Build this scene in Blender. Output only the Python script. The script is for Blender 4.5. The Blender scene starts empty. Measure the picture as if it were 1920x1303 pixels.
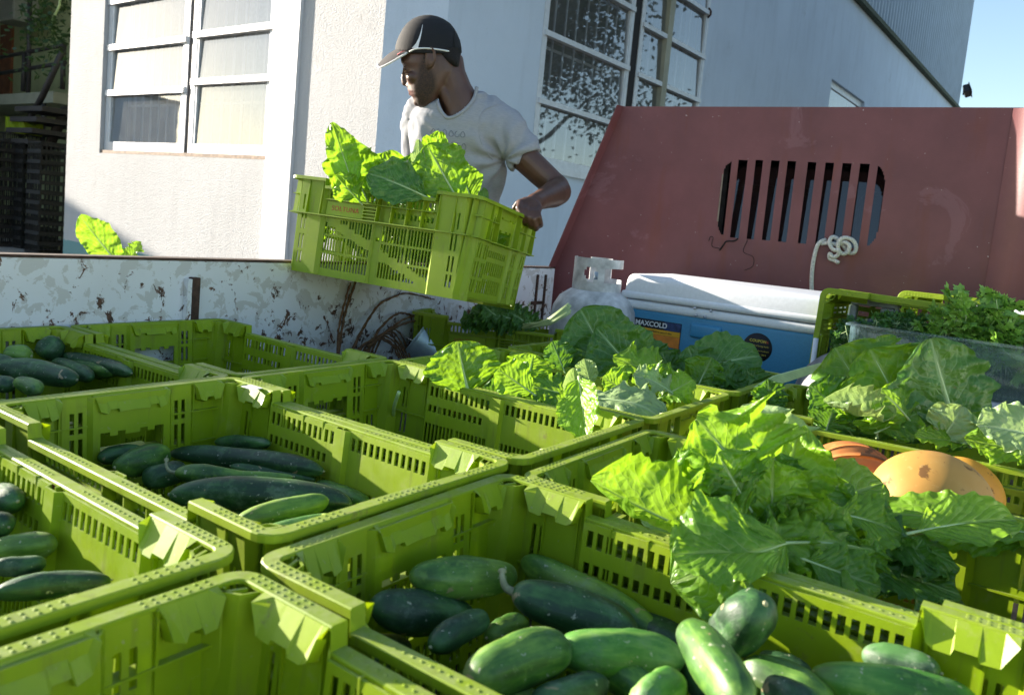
import bpy, bmesh, math, random
import numpy as np
from mathutils import Vector, Matrix, noise
random.seed(7)
PI=math.pi
sc=bpy.context.scene
COL=sc.collection
# ---------------------------------------------------------------- camera model
F,PY=1503.,581.
CAM=Vector((-.467,-1.798,.312))
_y,_p,_r=[math.radians(a) for a in (-54.83,84.05,5.36)]
RM=Matrix.Rotation(_y,3,'Z')@Matrix.Rotation(_p,3,'X')@Matrix.Rotation(_r,3,'Z')
def ray(x,y): return RM@Vector(((x-960)/F,-(y-PY)/F,-1))
def at(x,y,d): return CAM+ray(x,y)*d                     # point at camera depth d
def pz(x,y,z): r=ray(x,y); return CAM+r*((z-CAM.z)/r.z)  # point on height z
def pxx(x,y,v): r=ray(x,y); return CAM+r*((v-CAM.x)/r.x) # point on plane x=v
def pyy(x,y,v): r=ray(x,y); return CAM+r*((v-CAM.y)/r.y)
def pp(x,y,P,n):                                         # point on plane through P, normal n
    r=ray(x,y); n=Vector(n); return CAM+r*((Vector(P)-CAM).dot(n)/r.dot(n))
FWD=RM@Vector((0,0,-1)); RIGHT=RM@Vector((1,0,0)); UPV=RM@Vector((0,1,0))
cam=bpy.data.cameras.new('camera'); co=bpy.data.objects.new('camera',cam); COL.objects.link(co)
co.matrix_world=Matrix.Translation(CAM)@RM.to_4x4()
cam.sensor_width=36; cam.lens=F*36/1920; cam.shift_y=-(651.5-PY)/1920
cam.clip_start=.02; cam.clip_end=600
cam.dof.use_dof=True; cam.dof.focus_distance=1.75; cam.dof.aperture_fstop=9
sc.camera=co
# ---------------------------------------------------------------- object helpers
def link(o,parent=None):
    COL.objects.link(o)
    if parent: o.parent=parent
    return o
def tag(o,label=None,cat=None,group=None,kind=None):
    if label: o['label']=label
    if cat: o['category']=cat
    if group: o['group']=group
    if kind: o['kind']=kind
    return o
def empty(name,loc=(0,0,0),label=None,cat=None,group=None,mat=None):
    o=bpy.data.objects.new(name,None); COL.objects.link(o); o.empty_display_size=.05
    if mat is not None: o.matrix_world=mat
    else: o.location=loc
    return tag(o,label,cat,group)
def mesh(name,bm,mats,parent=None,smooth=False,angle=None,local=False):
    """link bm as one mesh object; parented ones are given in world space unless local"""
    me=bpy.data.meshes.new(name)
    bm.normal_update(); bm.to_mesh(me); bm.free()
    if not isinstance(mats,(list,tuple)): mats=[mats]
    for m in mats: me.materials.append(m)
    if smooth:
        for p in me.polygons: p.use_smooth=True
        if angle is not None:
            try: me.set_sharp_from_angle(angle=math.radians(angle))
            except Exception: pass
    o=bpy.data.objects.new(name,me); COL.objects.link(o)
    if parent:
        o.parent=parent
        if not local:
            bpy.context.view_layer.update()
            o.matrix_parent_inverse=parent.matrix_world.inverted()
    return o
def B(): return bmesh.new()
def box(bm,lo,hi,mi=0,bev=0,seg=2,M=None):
    x0,y0,z0=lo;x1,y1,z1=hi
    vs=[bm.verts.new(v) for v in ((x0,y0,z0),(x1,y0,z0),(x1,y1,z0),(x0,y1,z0),(x0,y0,z1),(x1,y0,z1),(x1,y1,z1),(x0,y1,z1))]
    fs=[bm.faces.new([vs[i] for i in q]) for q in ((0,3,2,1),(4,5,6,7),(0,1,5,4),(1,2,6,5),(2,3,7,6),(3,0,4,7))]
    for f in fs: f.material_index=mi
    if bev:
        es=list({e for f in fs for e in f.edges})
        r=bmesh.ops.bevel(bm,geom=es,offset=bev,segments=seg,affect='EDGES',profile=.5)
        vs=list({v for f in r['faces'] for v in f.verts}|{v for v in vs if v.is_valid})
        for v in list(vs):
            for f in v.link_faces:
                f.material_index=mi
    if M is not None:
        for v in vs: v.co=M@v.co
    return vs
def obox(bm,O,ex,ey,ez,lo,hi,mi=0,bev=0,seg=2):
    """box in frame O + ex,ey,ez"""
    M=Matrix(((ex[0],ey[0],ez[0],O[0]),(ex[1],ey[1],ez[1],O[1]),(ex[2],ey[2],ez[2],O[2]),(0,0,0,1)))
    return box(bm,lo,hi,mi,bev,seg,M)
def quad(bm,a,b,c,d,mi=0):
    f=bm.faces.new([bm.verts.new(Vector(v)) for v in (a,b,c,d)]); f.material_index=mi; return f
def frames(P,up=None):
    n=len(P); T=[(P[min(i+1,n-1)]-P[max(i-1,0)]).normalized() for i in range(n)]
    u=Vector(up) if up is not None else (Vector((0,0,1)) if abs(T[0].z)<.9 else Vector((1,0,0)))
    out=[]
    for t in T:
        u=(u-t*u.dot(t))
        if u.length<1e-6: u=t.orthogonal()
        u.normalize(); out.append((t,u.copy(),t.cross(u)))
    return out
def tube(bm,P,R,n=8,mi=0,cap=True,up=None):
    """R: radius, list of radii or list of (ru,rw)"""
    P=[Vector(p) for p in P]
    if not isinstance(R,(list,tuple)): R=[R]*len(P)
    fr=frames(P,up); rings=[]
    for p,r,(t,u,w) in zip(P,R,fr):
        ru,rw=r if isinstance(r,(list,tuple)) else (r,r)
        rings.append([bm.verts.new(p+u*ru*math.cos(2*PI*k/n)+w*rw*math.sin(2*PI*k/n)) for k in range(n)])
    for a,b in zip(rings,rings[1:]):
        for k in range(n):
            f=bm.faces.new((a[k],a[(k+1)%n],b[(k+1)%n],b[k])); f.material_index=mi; f.smooth=True
    if cap:
        f=bm.faces.new(rings[0][::-1]); f.material_index=mi
        f=bm.faces.new(rings[-1]); f.material_index=mi
    return rings
def spline(P,n=8):
    P=[Vector(p) for p in P]; out=[]
    for i in range(len(P)-1):
        p0=P[max(i-1,0)];p1=P[i];p2=P[i+1];p3=P[min(i+2,len(P)-1)]
        for k in range(n):
            t=k/n
            out.append(.5*((2*p1)+(p2-p0)*t+(2*p0-5*p1+4*p2-p3)*t*t+(3*p1-p0-3*p2+p3)*t**3))
    out.append(P[-1]); return out
def lathe(bm,prof,n=32,mi=0,M=None,cap0=False,cap1=False):
    rings=[]
    for r,z in prof:
        ring=[]
        for k in range(n):
            v=Vector((r*math.cos(2*PI*k/n),r*math.sin(2*PI*k/n),z))
            ring.append(bm.verts.new(M@v if M is not None else v))
        rings.append(ring)
    for a,b in zip(rings,rings[1:]):
        for k in range(n):
            f=bm.faces.new((a[k],a[(k+1)%n],b[(k+1)%n],b[k])); f.material_index=mi; f.smooth=True
    if cap0: bm.faces.new(rings[0][::-1]).material_index=mi
    if cap1: bm.faces.new(rings[-1]).material_index=mi
def text_mesh(name,s,size,M,mat,parent,extrude=.0006,bold=False):
    cu=bpy.data.curves.new(name,'FONT'); cu.body=s; cu.size=size; cu.extrude=extrude; cu.align_x='CENTER'; cu.align_y='CENTER'
    if bold: cu.offset=size*.02
    ob=bpy.data.objects.new('tmp',cu); COL.objects.link(ob)
    bpy.context.view_layer.update()
    me=bpy.data.meshes.new_from_object(ob.evaluated_get(bpy.context.evaluated_depsgraph_get()))
    bpy.data.objects.remove(ob); bpy.data.curves.remove(cu)
    me.name=name; me.materials.clear(); me.materials.append(mat); me.transform(M)
    o=bpy.data.objects.new(name,me); COL.objects.link(o)
    if parent:
        o.parent=parent
        bpy.context.view_layer.update(); o.matrix_parent_inverse=parent.matrix_world.inverted()
    return o
def frameM(O,ex,ey,ez):
    return Matrix(((ex[0],ey[0],ez[0],O[0]),(ex[1],ey[1],ez[1],O[1]),(ex[2],ey[2],ez[2],O[2]),(0,0,0,1)))
def copy_tree(o,parent=None):
    c=o.copy(); COL.objects.link(c)
    if parent: c.parent=parent; c.matrix_parent_inverse=o.matrix_parent_inverse.copy()
    for ch in o.children: copy_tree(ch,c)
    return c
# ---------------------------------------------------------------- materials
class NT:
    def __init__(s,name):
        s.m=bpy.data.materials.new(name); s.m.use_nodes=True; s.t=s.m.node_tree; s.t.nodes.clear()
        s.out=s.n('ShaderNodeOutputMaterial'); s.b=s.n('ShaderNodeBsdfPrincipled'); s.l(s.b,0,s.out,0)
    def n(s,ty,**k):
        nd=s.t.nodes.new(ty)
        for a,v in k.items(): setattr(nd,a,v)
        return nd
    def l(s,a,ai,b,bi): s.t.links.new(a.outputs[ai],b.inputs[bi])
    def coord(s,scale=(1,1,1),kind='Object',rnd=False,loc=(0,0,0)):
        c=s.n('ShaderNodeTexCoord'); mp=s.n('ShaderNodeMapping'); mp.inputs['Scale'].default_value=scale; mp.inputs['Location'].default_value=loc
        s.l(c,kind,mp,0)
        if rnd:
            oi=s.n('ShaderNodeObjectInfo'); ma=s.n('ShaderNodeMath',operation='MULTIPLY'); ma.inputs[1].default_value=37.
            s.l(oi,'Random',ma,0); ad=s.n('ShaderNodeVectorMath',operation='ADD'); s.l(mp,0,ad,0); s.l(ma,0,ad,1); return ad
        return mp
    def noise(s,co,scale,detail=4,rough=.55,dist=0):
        nd=s.n('ShaderNodeTexNoise'); nd.inputs['Scale'].default_value=scale; nd.inputs['Detail'].default_value=detail
        nd.inputs['Roughness'].default_value=rough; nd.inputs['Distortion'].default_value=dist
        if co: s.l(co,0,nd,'Vector')
        return nd
    def ramp(s,src,stops,si=0,interp='LINEAR'):
        r=s.n('ShaderNodeValToRGB'); r.color_ramp.interpolation=interp; e=r.color_ramp.elements
        while len(e)<len(stops): e.new(.5)
        for el,(p,c) in zip(e,stops):
            el.position=p; el.color=(c,c,c,1) if isinstance(c,(int,float)) else (*c,1)
        s.l(src,si,r,0); return r
    def mix(s,fac,a,b,fi=0,ai=0,bi=0,blend='MIX'):
        m=s.n('ShaderNodeMixRGB',blend_type=blend)
        if isinstance(fac,(int,float)): m.inputs[0].default_value=fac
        else: s.l(fac,fi,m,0)
        for k,v,i in ((1,a,ai),(2,b,bi)):
            if isinstance(v,tuple): m.inputs[k].default_value=(*v,1)
            else: s.l(v,i,m,k)
        return m
    def math(s,op,a,b=None,ai=0,bi=0,clamp=False):
        m=s.n('ShaderNodeMath',operation=op,use_clamp=clamp)
        if isinstance(a,(int,float)): m.inputs[0].default_value=a
        else: s.l(a,ai,m,0)
        if b is not None:
            if isinstance(b,(int,float)): m.inputs[1].default_value=b
            else: s.l(b,bi,m,1)
        return m
    def bump(s,src,strength=.3,dist=.002,si=0,prev=None):
        b=s.n('ShaderNodeBump'); b.inputs['Strength'].default_value=strength; b.inputs['Distance'].default_value=dist
        s.l(src,si,b,'Height')
        if prev: s.l(prev,0,b,'Normal')
        s.l(b,0,s.b,'Normal'); return b
    def col(s,src,i=0): s.l(src,i,s.b,'Base Color')
    def set(s,**k):
        for a,v in k.items(): s.b.inputs[a.replace('_',' ')].default_value=v
def simple(name,c,rough=.5,metal=0,var=.12,scale=30,bump=.1,dist=.001,spec=.5):
    t=NT(name); co=t.coord(rnd=True); n=t.noise(co,scale)
    d=tuple(x*(1-var) for x in c); e=tuple(min(1,x*(1+var)) for x in c)
    t.col(t.ramp(n,[(.3,d),(.7,e)])); t.set(Roughness=rough,Metallic=metal)
    t.b.inputs['Specular IOR Level'].default_value=spec
    if bump: t.bump(n,bump,dist)
    return t.m
M={}
# moulded green plastic, dusty, faintly translucent
def plastic(name,base,deep,dirt,trans=.26):
    t=NT(name); co=t.coord((1,1,1),rnd=True)
    n1=t.noise(co,7,5,.6); c1=t.ramp(n1,[(.3,deep),(.7,base)])
    n2=t.noise(co,38,6,.7); mask=t.ramp(n2,[(.58,0.),(.8,.55)])
    fd=t.noise(co,2.3,2,.5); c1=t.mix(t.ramp(fd,[(.45,0.),(.75,.35)]),c1,(.40,.50,.08))
    c2=t.mix(mask,c1,dirt)
    ge=t.n('ShaderNodeNewGeometry'); sz=t.n('ShaderNodeSeparateXYZ'); t.l(ge,'Normal',sz,0); upm=t.ramp(sz,[(.7,0.),(.95,1.)],si=2); dn=t.noise(co,55,5,.7)
    c2=t.mix(t.math('MULTIPLY',upm,t.ramp(dn,[(.40,.05),(.66,.45)])),c2,(.46,.50,.27))
    sc1=t.coord((1,1,9),rnd=True); sn1=t.noise(sc1,26,5,.75,.3); c2=t.mix(t.ramp(sn1,[(.66,0.),(.70,.45)]),c2,(.50,.56,.22))
    dr=t.coord((9,9,1),rnd=True); dn1=t.noise(dr,7,4,.6); c2=t.mix(t.ramp(dn1,[(.56,0.),(.76,.5)]),c2,(.17,.18,.045)); so=t.noise(co,19,8,.78,.4); c2=t.mix(t.ramp(so,[(.62,0.),(.68,.55)]),c2,(.20,.16,.07))
    n3=t.n('ShaderNodeTexNoise'); n3.inputs['Scale'].default_value=160; n3.inputs['Detail'].default_value=3; t.l(co,0,n3,'Vector')
    sp=t.ramp(n3,[(.70,0.),(.76,.5)]); c3=t.mix(sp,c2,(.42,.40,.25))
    t.col(c3); rr=t.ramp(n2,[(.3,.34),(.75,.62)]); t.l(rr,0,t.b,'Roughness')
    t.bump(n3,.12,.0006)
    tr=t.n('ShaderNodeBsdfTranslucent'); hs=t.mix(1.,c3,(1.,.95,.35),blend='MULTIPLY'); t.l(hs,0,tr,0)
    ms=t.n('ShaderNodeMixShader'); ms.inputs[0].default_value=trans; t.l(t.b,0,ms,1); t.l(tr,0,ms,2); t.l(ms,0,t.out,0)
    return t.m
M['green']=plastic('crate_plastic',(.33,.46,.008),(.235,.365,.006),(.42,.45,.16))
M['black_plastic']=simple('black_plastic',(.012,.012,.013),.5,var=.3)
M['red_print']=simple('red_print',(.42,.06,.02),.6,scale=200,var=.4)
# peeling paint of the truck's side
def peeling():
    t=NT('peeling_paint'); co=t.coord((1,1,1))
    n1=t.noise(co,19,10,.64,.5); base=t.ramp(n1,[(.525,(.68,.70,.74)),(.535,(.52,.515,.51))])
    n2=t.noise(co,3.3,6,.6); base=t.mix(t.ramp(n2,[(.35,0.),(.7,.35)]),base,(.5,.5,.5))
    rust=t.noise(t.coord((1,1,.8)),24,9,.72,.6); sep=t.n('ShaderNodeSeparateXYZ'); t.l(co,0,sep,0)
    low=t.ramp(t.math('MULTIPLY_ADD',sep,-2.,2),[(0,0.),(.6,.10)])
    m=t.math('ADD',rust,low,0,0); mk=t.ramp(m,[(.650,0.),(.665,1.)])
    rc=t.ramp(t.noise(co,60,4),[(.35,(.035,.016,.010)),(.65,(.14,.055,.025))])
    c=t.mix(mk,base,rc)
    sco=t.coord((3,1,60)); sn=t.noise(sco,9,6,.7); sm=t.ramp(sn,[(.73,0.),(.75,.9)]); c=t.mix(sm,c,(.05,.03,.03))
    t.col(c); t.set(Roughness=.55)
    hh=t.mix(mk,n1,(0,0,0)); t.bump(hh,.25,.002); return t.m
M['peel']=peeling()
def maroon():
    t=NT('maroon_paint'); co=t.coord(); n=t.noise(co,5,6,.6)
    c=t.ramp(n,[(.3,(.130,.042,.047)),(.7,(.180,.060,.065))])
    st=t.coord((1,5,.8)); sn=t.noise(st,3,4); c=t.mix(t.ramp(sn,[(.56,0.),(.75,.6)]),c,(.16,.040,.022))
    s1=t.noise(co,85,2,.5); mk=t.ramp(s1,[(.755,0.),(.77,.8)]); c=t.mix(mk,c,(.55,.5,.5))
    s2=t.coord((1,14,1)); s3=t.noise(s2,9,8,.75); c=t.mix(t.ramp(s3,[(.69,0.),(.72,.4)]),c,(.45,.38,.38))
    bp_=t.noise(co,3.1,6,.7,.8); c=t.mix(t.ramp(bp_,[(.60,0.),(.63,.28)]),c,(.26,.13,.15)); rb=t.noise(co,2.2,3); c=t.mix(t.ramp(rb,[(.62,0.),(.7,.35)]),c,(.17,.035,.015))
    t.col(c); t.set(Roughness=.5); rn=t.noise(t.coord((1,1,3)),60,5,.6); t.bump(rn,.22,.0015); return t.m
M['maroon']=maroon()
def stucco(name,c,grain=.5,band=False):
    t=NT(name); co=t.coord(); n=t.noise(co,1.2,5,.6); cc=t.ramp(n,[(.3,tuple(x*.90 for x in c)),(.7,c)])
    st=t.coord((1.5,1.5,.25)); sn=t.noise(st,4,6,.65); cc=t.mix(t.ramp(sn,[(.5,0.),(.8,.4)]),cc,tuple(x*.66 for x in c))
    dn=t.noise(co,2.6,9,.72); cc=t.mix(t.ramp(dn,[(.60,0.),(.74,.45)]),cc,tuple(x*y for x,y in zip(c,(.55,.53,.5))))
    if band:
        sep=t.n('ShaderNodeSeparateXYZ'); t.l(co,0,sep,0); nn=t.noise(co,20,3)
        hz=t.math('MULTIPLY_ADD',nn,.03); t.l(sep,2,hz,2); mk=t.ramp(hz,[(.0,0.),(.001,1.)])
        k=t.math('GREATER_THAN',hz,TEAL_Z); cc=t.mix(k,(.20,.36,.36),cc)
    t.col(cc); t.set(Roughness=.92); t.b.inputs['Specular IOR Level'].default_value=.15
    g=t.noise(co,75,4,.7); t.bump(g,grain,.012); return t.m
TEAL_Z=-.30
M['stucco_a']=stucco('lit_stucco',(.55,.55,.555),1.0,True)
M['stucco_shade_blue']=stucco('stucco',(.62,.71,.82),.35)  # white stucco; the blue cast of sky-lit shade is put into its colour
M['white_paint']=simple('white_paint',(.58,.59,.61),.45,scale=8,var=.06)
M['alu']=simple('painted_aluminium',(.62,.66,.70),.4,scale=20,var=.1)
M['sill']=simple('weathered_sill',(.24,.17,.12),.8,scale=25,var=.45)
M['dark']=simple('dark_gap',(.012,.011,.012),.8,var=.2)
M['steel_dark']=simple('dark_steel',(.035,.030,.032),.55,scale=40,var=.4)
M['rust']=simple('rusty_iron',(.055,.028,.020),.85,scale=50,var=.6,bump=.4)
M['interior']=simple('hall_wall',(.42,.46,.26),.85,scale=2,var=.15)
M['interior2']=simple('hall_slab',(.36,.36,.28),.85,scale=3,var=.15)
M['door_brown']=simple('brown_door',(.20,.07,.03),.6,scale=6,var=.3)
M['concrete']=simple('concrete',(.30,.29,.27),.9,scale=6,var=.25,bump=.3)
M['corr']=simple('corrugated_sheet',(.36,.43,.50),.45,scale=3,var=.08)
M['gutter']=simple('mossy_edge',(.06,.075,.045),.9,scale=30,var=.6,bump=.4)
M['cooler_blue']=simple('cooler_blue',(.045,.235,.42),.38,scale=140,var=.06,bump=.25,dist=.0008)
M['cooler_white']=simple('cooler_white',(.72,.74,.78),.4,scale=90,var=.05,bump=.15)
M['tank']=simple('tank_paint',(.52,.52,.52),.5,scale=25,var=.35,bump=.25)
M['rope']=simple('rope',(.50,.50,.46),.9,scale=200,var=.3,bump=.6)
M['twine']=simple('rusty_wire',(.13,.065,.03),.9,scale=140,var=.5,bump=.6)
M['bed']=simple('bed_floor',(.09,.075,.06),.9,scale=15,var=.5,bump=.3)
M['rubber']=simple('black_rubber',(.02,.02,.02),.8,var=.3,spec=.08)
M['chrome']=simple('bright_metal',(.6,.6,.62),.25,metal=.9,var=.05,scale=10)
M['tin']=simple('dull_tin',(.42,.52,.58),.38,metal=.6,var=.15,scale=12)
def glass(name,tint,refl=.12,dirt=.25):
    t=NT(name); co=t.coord(); n=t.noise(co,6,8,.7); sn=t.noise(t.coord((8,8,1)),5,6,.7)
    g=t.n('ShaderNodeBsdfGlossy'); g.inputs['Roughness'].default_value=.02
    w=t.n('ShaderNodeTexNoise'); w.inputs['Scale'].default_value=1.2; bp=t.n('ShaderNodeBump'); bp.inputs['Strength'].default_value=.06; bp.inputs['Distance'].default_value=.02; t.l(w,0,bp,'Height'); t.l(bp,0,g,'Normal')
    tr=t.n('ShaderNodeBsdfTransparent'); tr.inputs[0].default_value=(*tint,1)
    fr=t.n('ShaderNodeFresnel'); fr.inputs[0].default_value=1.5; fa=t.math('ADD',fr,refl,clamp=True)
    m1=t.n('ShaderNodeMixShader'); t.l(fa,0,m1,0); t.l(tr,0,m1,1); t.l(g,0,m1,2)
    df=t.n('ShaderNodeBsdfDiffuse'); df.inputs[0].default_value=(.75,.76,.76,1)
    mk=t.ramp(t.mix(.5,n,sn),[(.38,dirt*.35),(.72,dirt)]); m2=t.n('ShaderNodeMixShader'); t.l(mk,0,m2,0); t.l(m1,0,m2,1); t.l(df,0,m2,2)
    t.l(m2,0,t.out,0); return t.m
M['glass_a']=glass('dusty_window_glass',(.9,.92,.92),.22,.16)
M['glass_b']=glass('window_glass',(.9,.93,.95),.19,.14)
M['glass_cab']=glass('cab_glass',(.2,.3,.45),.06,.02)
# ================================================================ CRATE
HL,HW,HD=.311,.1985,.255      # half length (y), half width (x), depth
def panel(bm,sb,zb,hole,pos,th):
    """thin wall with openings. pos(s,z)->(inner point, outward unit)"""
    ns,nz=len(sb),len(zb); I={};O={}
    def gi(i,j):
        if (i,j) not in I:
            p,n=pos(sb[i],zb[j]); I[i,j]=bm.verts.new(p); O[i,j]=bm.verts.new(p+n*th)
        return I[i,j],O[i,j]
    solid=[[not hole((sb[i]+sb[i+1])/2,(zb[j]+zb[j+1])/2) for j in range(nz-1)] for i in range(ns-1)]
    S=lambda i,j: 0<=i<ns-1 and 0<=j<nz-1 and solid[i][j]
    for i in range(ns-1):
        for j in range(nz-1):
            if not solid[i][j]: continue
            a,A=gi(i,j);b,Bo=gi(i+1,j);c,Cc=gi(i+1,j+1);d,D=gi(i,j+1)
            bm.faces.new((a,d,c,b)); bm.faces.new((A,Bo,Cc,D))
            if not S(i-1,j): bm.faces.new((a,A,D,d))
            if not S(i+1,j): bm.faces.new((b,c,Cc,Bo))
            if not S(i,j-1): bm.faces.new((a,b,Bo,A))
            if not S(i,j+1): bm.faces.new((d,D,Cc,c))
def uniq(v):
    v=sorted(v); o=[v[0]]
    for x in v[1:]:
        if x-o[-1]>.0004: o.append(x)
    return o
def lerp(x,xs,ys):
    if x<=xs[0]: return ys[0]
    for a,b,c,d in zip(xs,xs[1:],ys,ys[1:]):
        if x<=b: return c+(d-c)*(x-a)/(b-a)
    return ys[-1]
ZT_MID=-.020
def build_crate():
    th=.003; parts={}
    SL=[(-.172+.0131*k,-.172+.0131*k+.0080) for k in range(12)]; SR=[(-b,-a) for a,b in SL[::-1]]
    TS=[(x,x+.0068) for x in [.0185+.0098*k for k in range(8)]+[.1005+.0098*k for k in range(8)]]
    rows=[(-.108,-.150),(-.156,-.198),(-.204,-.246)]
    rowz=[]
    for t,b in rows: rowz+= [t+(b-t)*k/4 for k in range(7)]
    cz=[(-.050,-.092),(-.102,-.146),(-.160,-.2),(-.208,-.240)]
    cs=[(.2365,.2425),(.2485,.2545)]
    # ---- long walls: inset from rim edge
    def off_long(s):
        a=abs(s); return lerp(a,[0,.011,.016,.178,.187,.266,.274,.31],[-.007,-.007,0,0,.010,.010,-.012,-.03])
    def hole_long(s,z):
        a=abs(s)
        inslot=any(x0<s<x1 for x0,x1 in SL+SR)
        if any(x0<a<x1 for x0,x1 in TS):
            for t,b in rows:
                if b<z<t: return abs(z-lerp(s,[-.178,.178],[-.246,-.106]))>.0135
        if inslot:
            if -.052<z<-.032: return True
            if s<0 and -.084<z<-.070 and s<-.030: return True
            for t,b in rows:
                if b<z<t: return False
        if any(x0<a<x1 for x0,x1 in cs) and any(b<z<t for t,b in cz): return True
        if .005>abs(s)-.0 and -.150<z<-.140: return True
        return False
    sb=[-HL+.02,HL-.02,0]
    for a,b in SL+SR: sb+=[a,b]
    for a,b in TS: sb+=[a,b,-a,-b]
    for v in (.005,.011,.016,.178,.187,.266,.274): sb+=[v,-v]
    for a,b in cs: sb+=[a,b,-a,-b]
    zb=[0,-.020,-.032,-.052,-.070,-.084,-.098,-.140,-.150,-HD]+rowz
    for t,b in cz: zb+=[t,b]
    sb=uniq(sb); zb=uniq(zb)[::-1]
    for sgn in (1,-1):
        bm=B()
        def pos(s,z,sgn=sgn):
            if z>-.001: z=(ZT_MID-.0035 if abs(s)<.1785 else -.0035)
            if -.021<z<-.0199 and abs(s)<.1785: z=ZT_MID-.005
            x=HW-.0195-(-z)*.065+off_long(s)
            return Vector((sgn*x,s,z)),Vector((sgn,0,0))
        if sgn<0:
            hf=hole_long
        else: hf=lambda s,z: hole_long(-s,z)
        panel(bm,sb if sgn>0 else sb,zb,hf,pos,th)
        if sgn<0: bmesh.ops.reverse_faces(bm,faces=bm.faces)
        # stacking ledges at the ends of the wall
        for e in (1,-1):
            prof=[(.183,-.006),(.190,-.027),(.197,-.031),(.211,-.031),(.213,-.025),(.232,-.025),(.234,-.030),(.250,-.029),(.262,-.006)]
            top=[Vector((sgn*(HW-.0165),e*s,-.001)) for s,z in prof]
            bot=[Vector((sgn*(HW-.0165-.012+z*.12),e*s,z)) for s,z in prof]
            bk=[Vector((sgn*(HW-.0185),e*s,z-.004)) for s,z in prof]
            tv=[bm.verts.new(v) for v in top];bv=[bm.verts.new(v) for v in bot];kv=[bm.verts.new(v) for v in bk]
            for i in range(len(prof)-1):
                bm.faces.new((tv[i],tv[i+1],bv[i+1],bv[i])); bm.faces.new((bv[i],bv[i+1],kv[i+1],kv[i]))
        # outside ribs and ladder
        xo=HW-.003
        for k in range(-5,6):
            s=k*.0475+(.0 if k else 0)
            if .045<s*-sgn<.173: continue
            if abs(s)<.178:
                lo=(HW-.022,s-.0011,-.100); hi=(xo-.002,s+.0011,ZT_MID-.002)
            else: lo=(HW-.016,s-.0011,-.100); hi=(xo-.002,s+.0011,-.003)
            if sgn<0: lo,hi=(-hi[0],lo[1],lo[2]),(-lo[0],hi[1],hi[2])
            box(bm,lo,hi)
        def rib(y0,y1,z0,z1,x1=xo-.003,x0=HW-.021):
            a,b=(x0,x1) if sgn>0 else (-x1,-x0); box(bm,(a,y0,z0),(b,y1,z1))
        rib(-.176,.176,-.0575,-.055); rib(-.2855,.2855,-.1035,-.1005,xo); 
        for z in (-.066,-.075,-.084,-.093): rib(-.045,-.002,z-.001,z+.001)
        # plain name plate (the print goes on it)
        y0,y1=(.048,.172) if sgn<0 else (-.172,-.048)
        a,b=(HW-.020,HW-.0135) if sgn>0 else (-HW+.0135,-HW+.020)
        box(bm,(a,y0,-.098),(b,y1,-.060))
        parts['long%d'%sgn]=bm
    # ---- short walls
    hs=[(.074,.0805),(.0865,.093)]
    low=[(-.048+.012*k,-.048+.012*k+.0072) for k in range(9) ]
    def off_s(s):
        return lerp(abs(s),[0,.056,.062,.068,.104,.112,.150,.158,.2],[-.004,-.004,-.004,.003,.003,.009,.009,-.004,-.02])
    hz=[(-.026,-.058),(-.066,-.104)]
    lz=[(-.122,-.140),(-.152,-.188),(-.200,-.238)]
    ls=[(.119,.125),(.133,.139)]; lz2=[(-.112,-.150),(-.160,-.20),(-.208,-.24)]
    def hole_s(s,z):
        a=abs(s)
        if a<.051:
            top=-.060 if (a>.036 or .012<a<.024) else -.066
            if -.104<z<top: return True
        if any(x0<a<x1 for x0,x1 in hs) and any(b<z<t for t,b in hz+lz2): return True
        if any(x0<s<x1 for x0,x1 in low) and any(b<z<t for t,b in lz): return True
        if any(x0<a<x1 for x0,x1 in ls) and any(b<z<t for t,b in lz2): return True
        return False
    sb=[-HW+.02,HW-.02,0]
    for v in (.012,.024,.036,.051,.056,.062,.068,.104,.112,.150,.158): sb+=[v,-v]
    for a,b in hs+ls: sb+=[a,b,-a,-b]
    for a,b in low: sb+=[a,b]
    zb=[0,-.012,-.060,-.066,-.104,-HD]
    for t,b in hz+lz+lz2: zb+=[t,b]
    sb=uniq(sb); zb=uniq(zb)[::-1]
    for sgn in (1,-1):
        bm=B()
        def pos(s,z,sgn=sgn):
            if z>-.001: z=-.0035
            y=HL-.0195-(-z)*.065+off_s(s)
            return Vector((s,sgn*y,z)),Vector((0,sgn,0))
        panel(bm,sb,zb,hole_s,pos,th)
        if sgn>0: bmesh.ops.reverse_faces(bm,faces=bm.faces)
        for prof in ([(-.060,-.006),(-.053,-.026),(-.042,-.030),(-.039,-.023),(-.026,-.023),(-.024,-.028),(.0,-.027),(.024,-.028),(.026,-.023),(.039,-.023),(.042,-.030),(.053,-.026),(.060,-.006)],
                     [(.108,-.006),(.114,-.026),(.124,-.030),(.127,-.023),(.138,-.023),(.140,-.029),(.151,-.028),(.160,-.006)],
                     [(-.160,-.006),(-.151,-.028),(-.140,-.029),(-.138,-.023),(-.127,-.023),(-.124,-.030),(-.114,-.026),(-.108,-.006)]):
            tv=[bm.verts.new((s,sgn*(HL-.0165),-.001)) for s,z in prof]
            bv=[bm.verts.new((s,sgn*(HL-.0285+z*.15),z)) for s,z in prof]
            kv=[bm.verts.new((s,sgn*(HL-.0185),z-.004)) for s,z in prof]
            for i in range(len(prof)-1):
                bm.faces.new((tv[i],tv[i+1],bv[i+1],bv[i])); bm.faces.new((bv[i],bv[i+1],kv[i+1],kv[i]))
        for s in (-.165,-.108,-.064,.064,.108,.165):
            y0,y1=(HL-.020,HL-.005) if sgn>0 else (-HL+.005,-HL+.020)
            box(bm,(s-.0011,y0,-.100),(s+.0011,y1,-.003))
        y0,y1=(HL-.021,HL-.003) if sgn>0 else (-HL+.003,-HL+.021)
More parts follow.
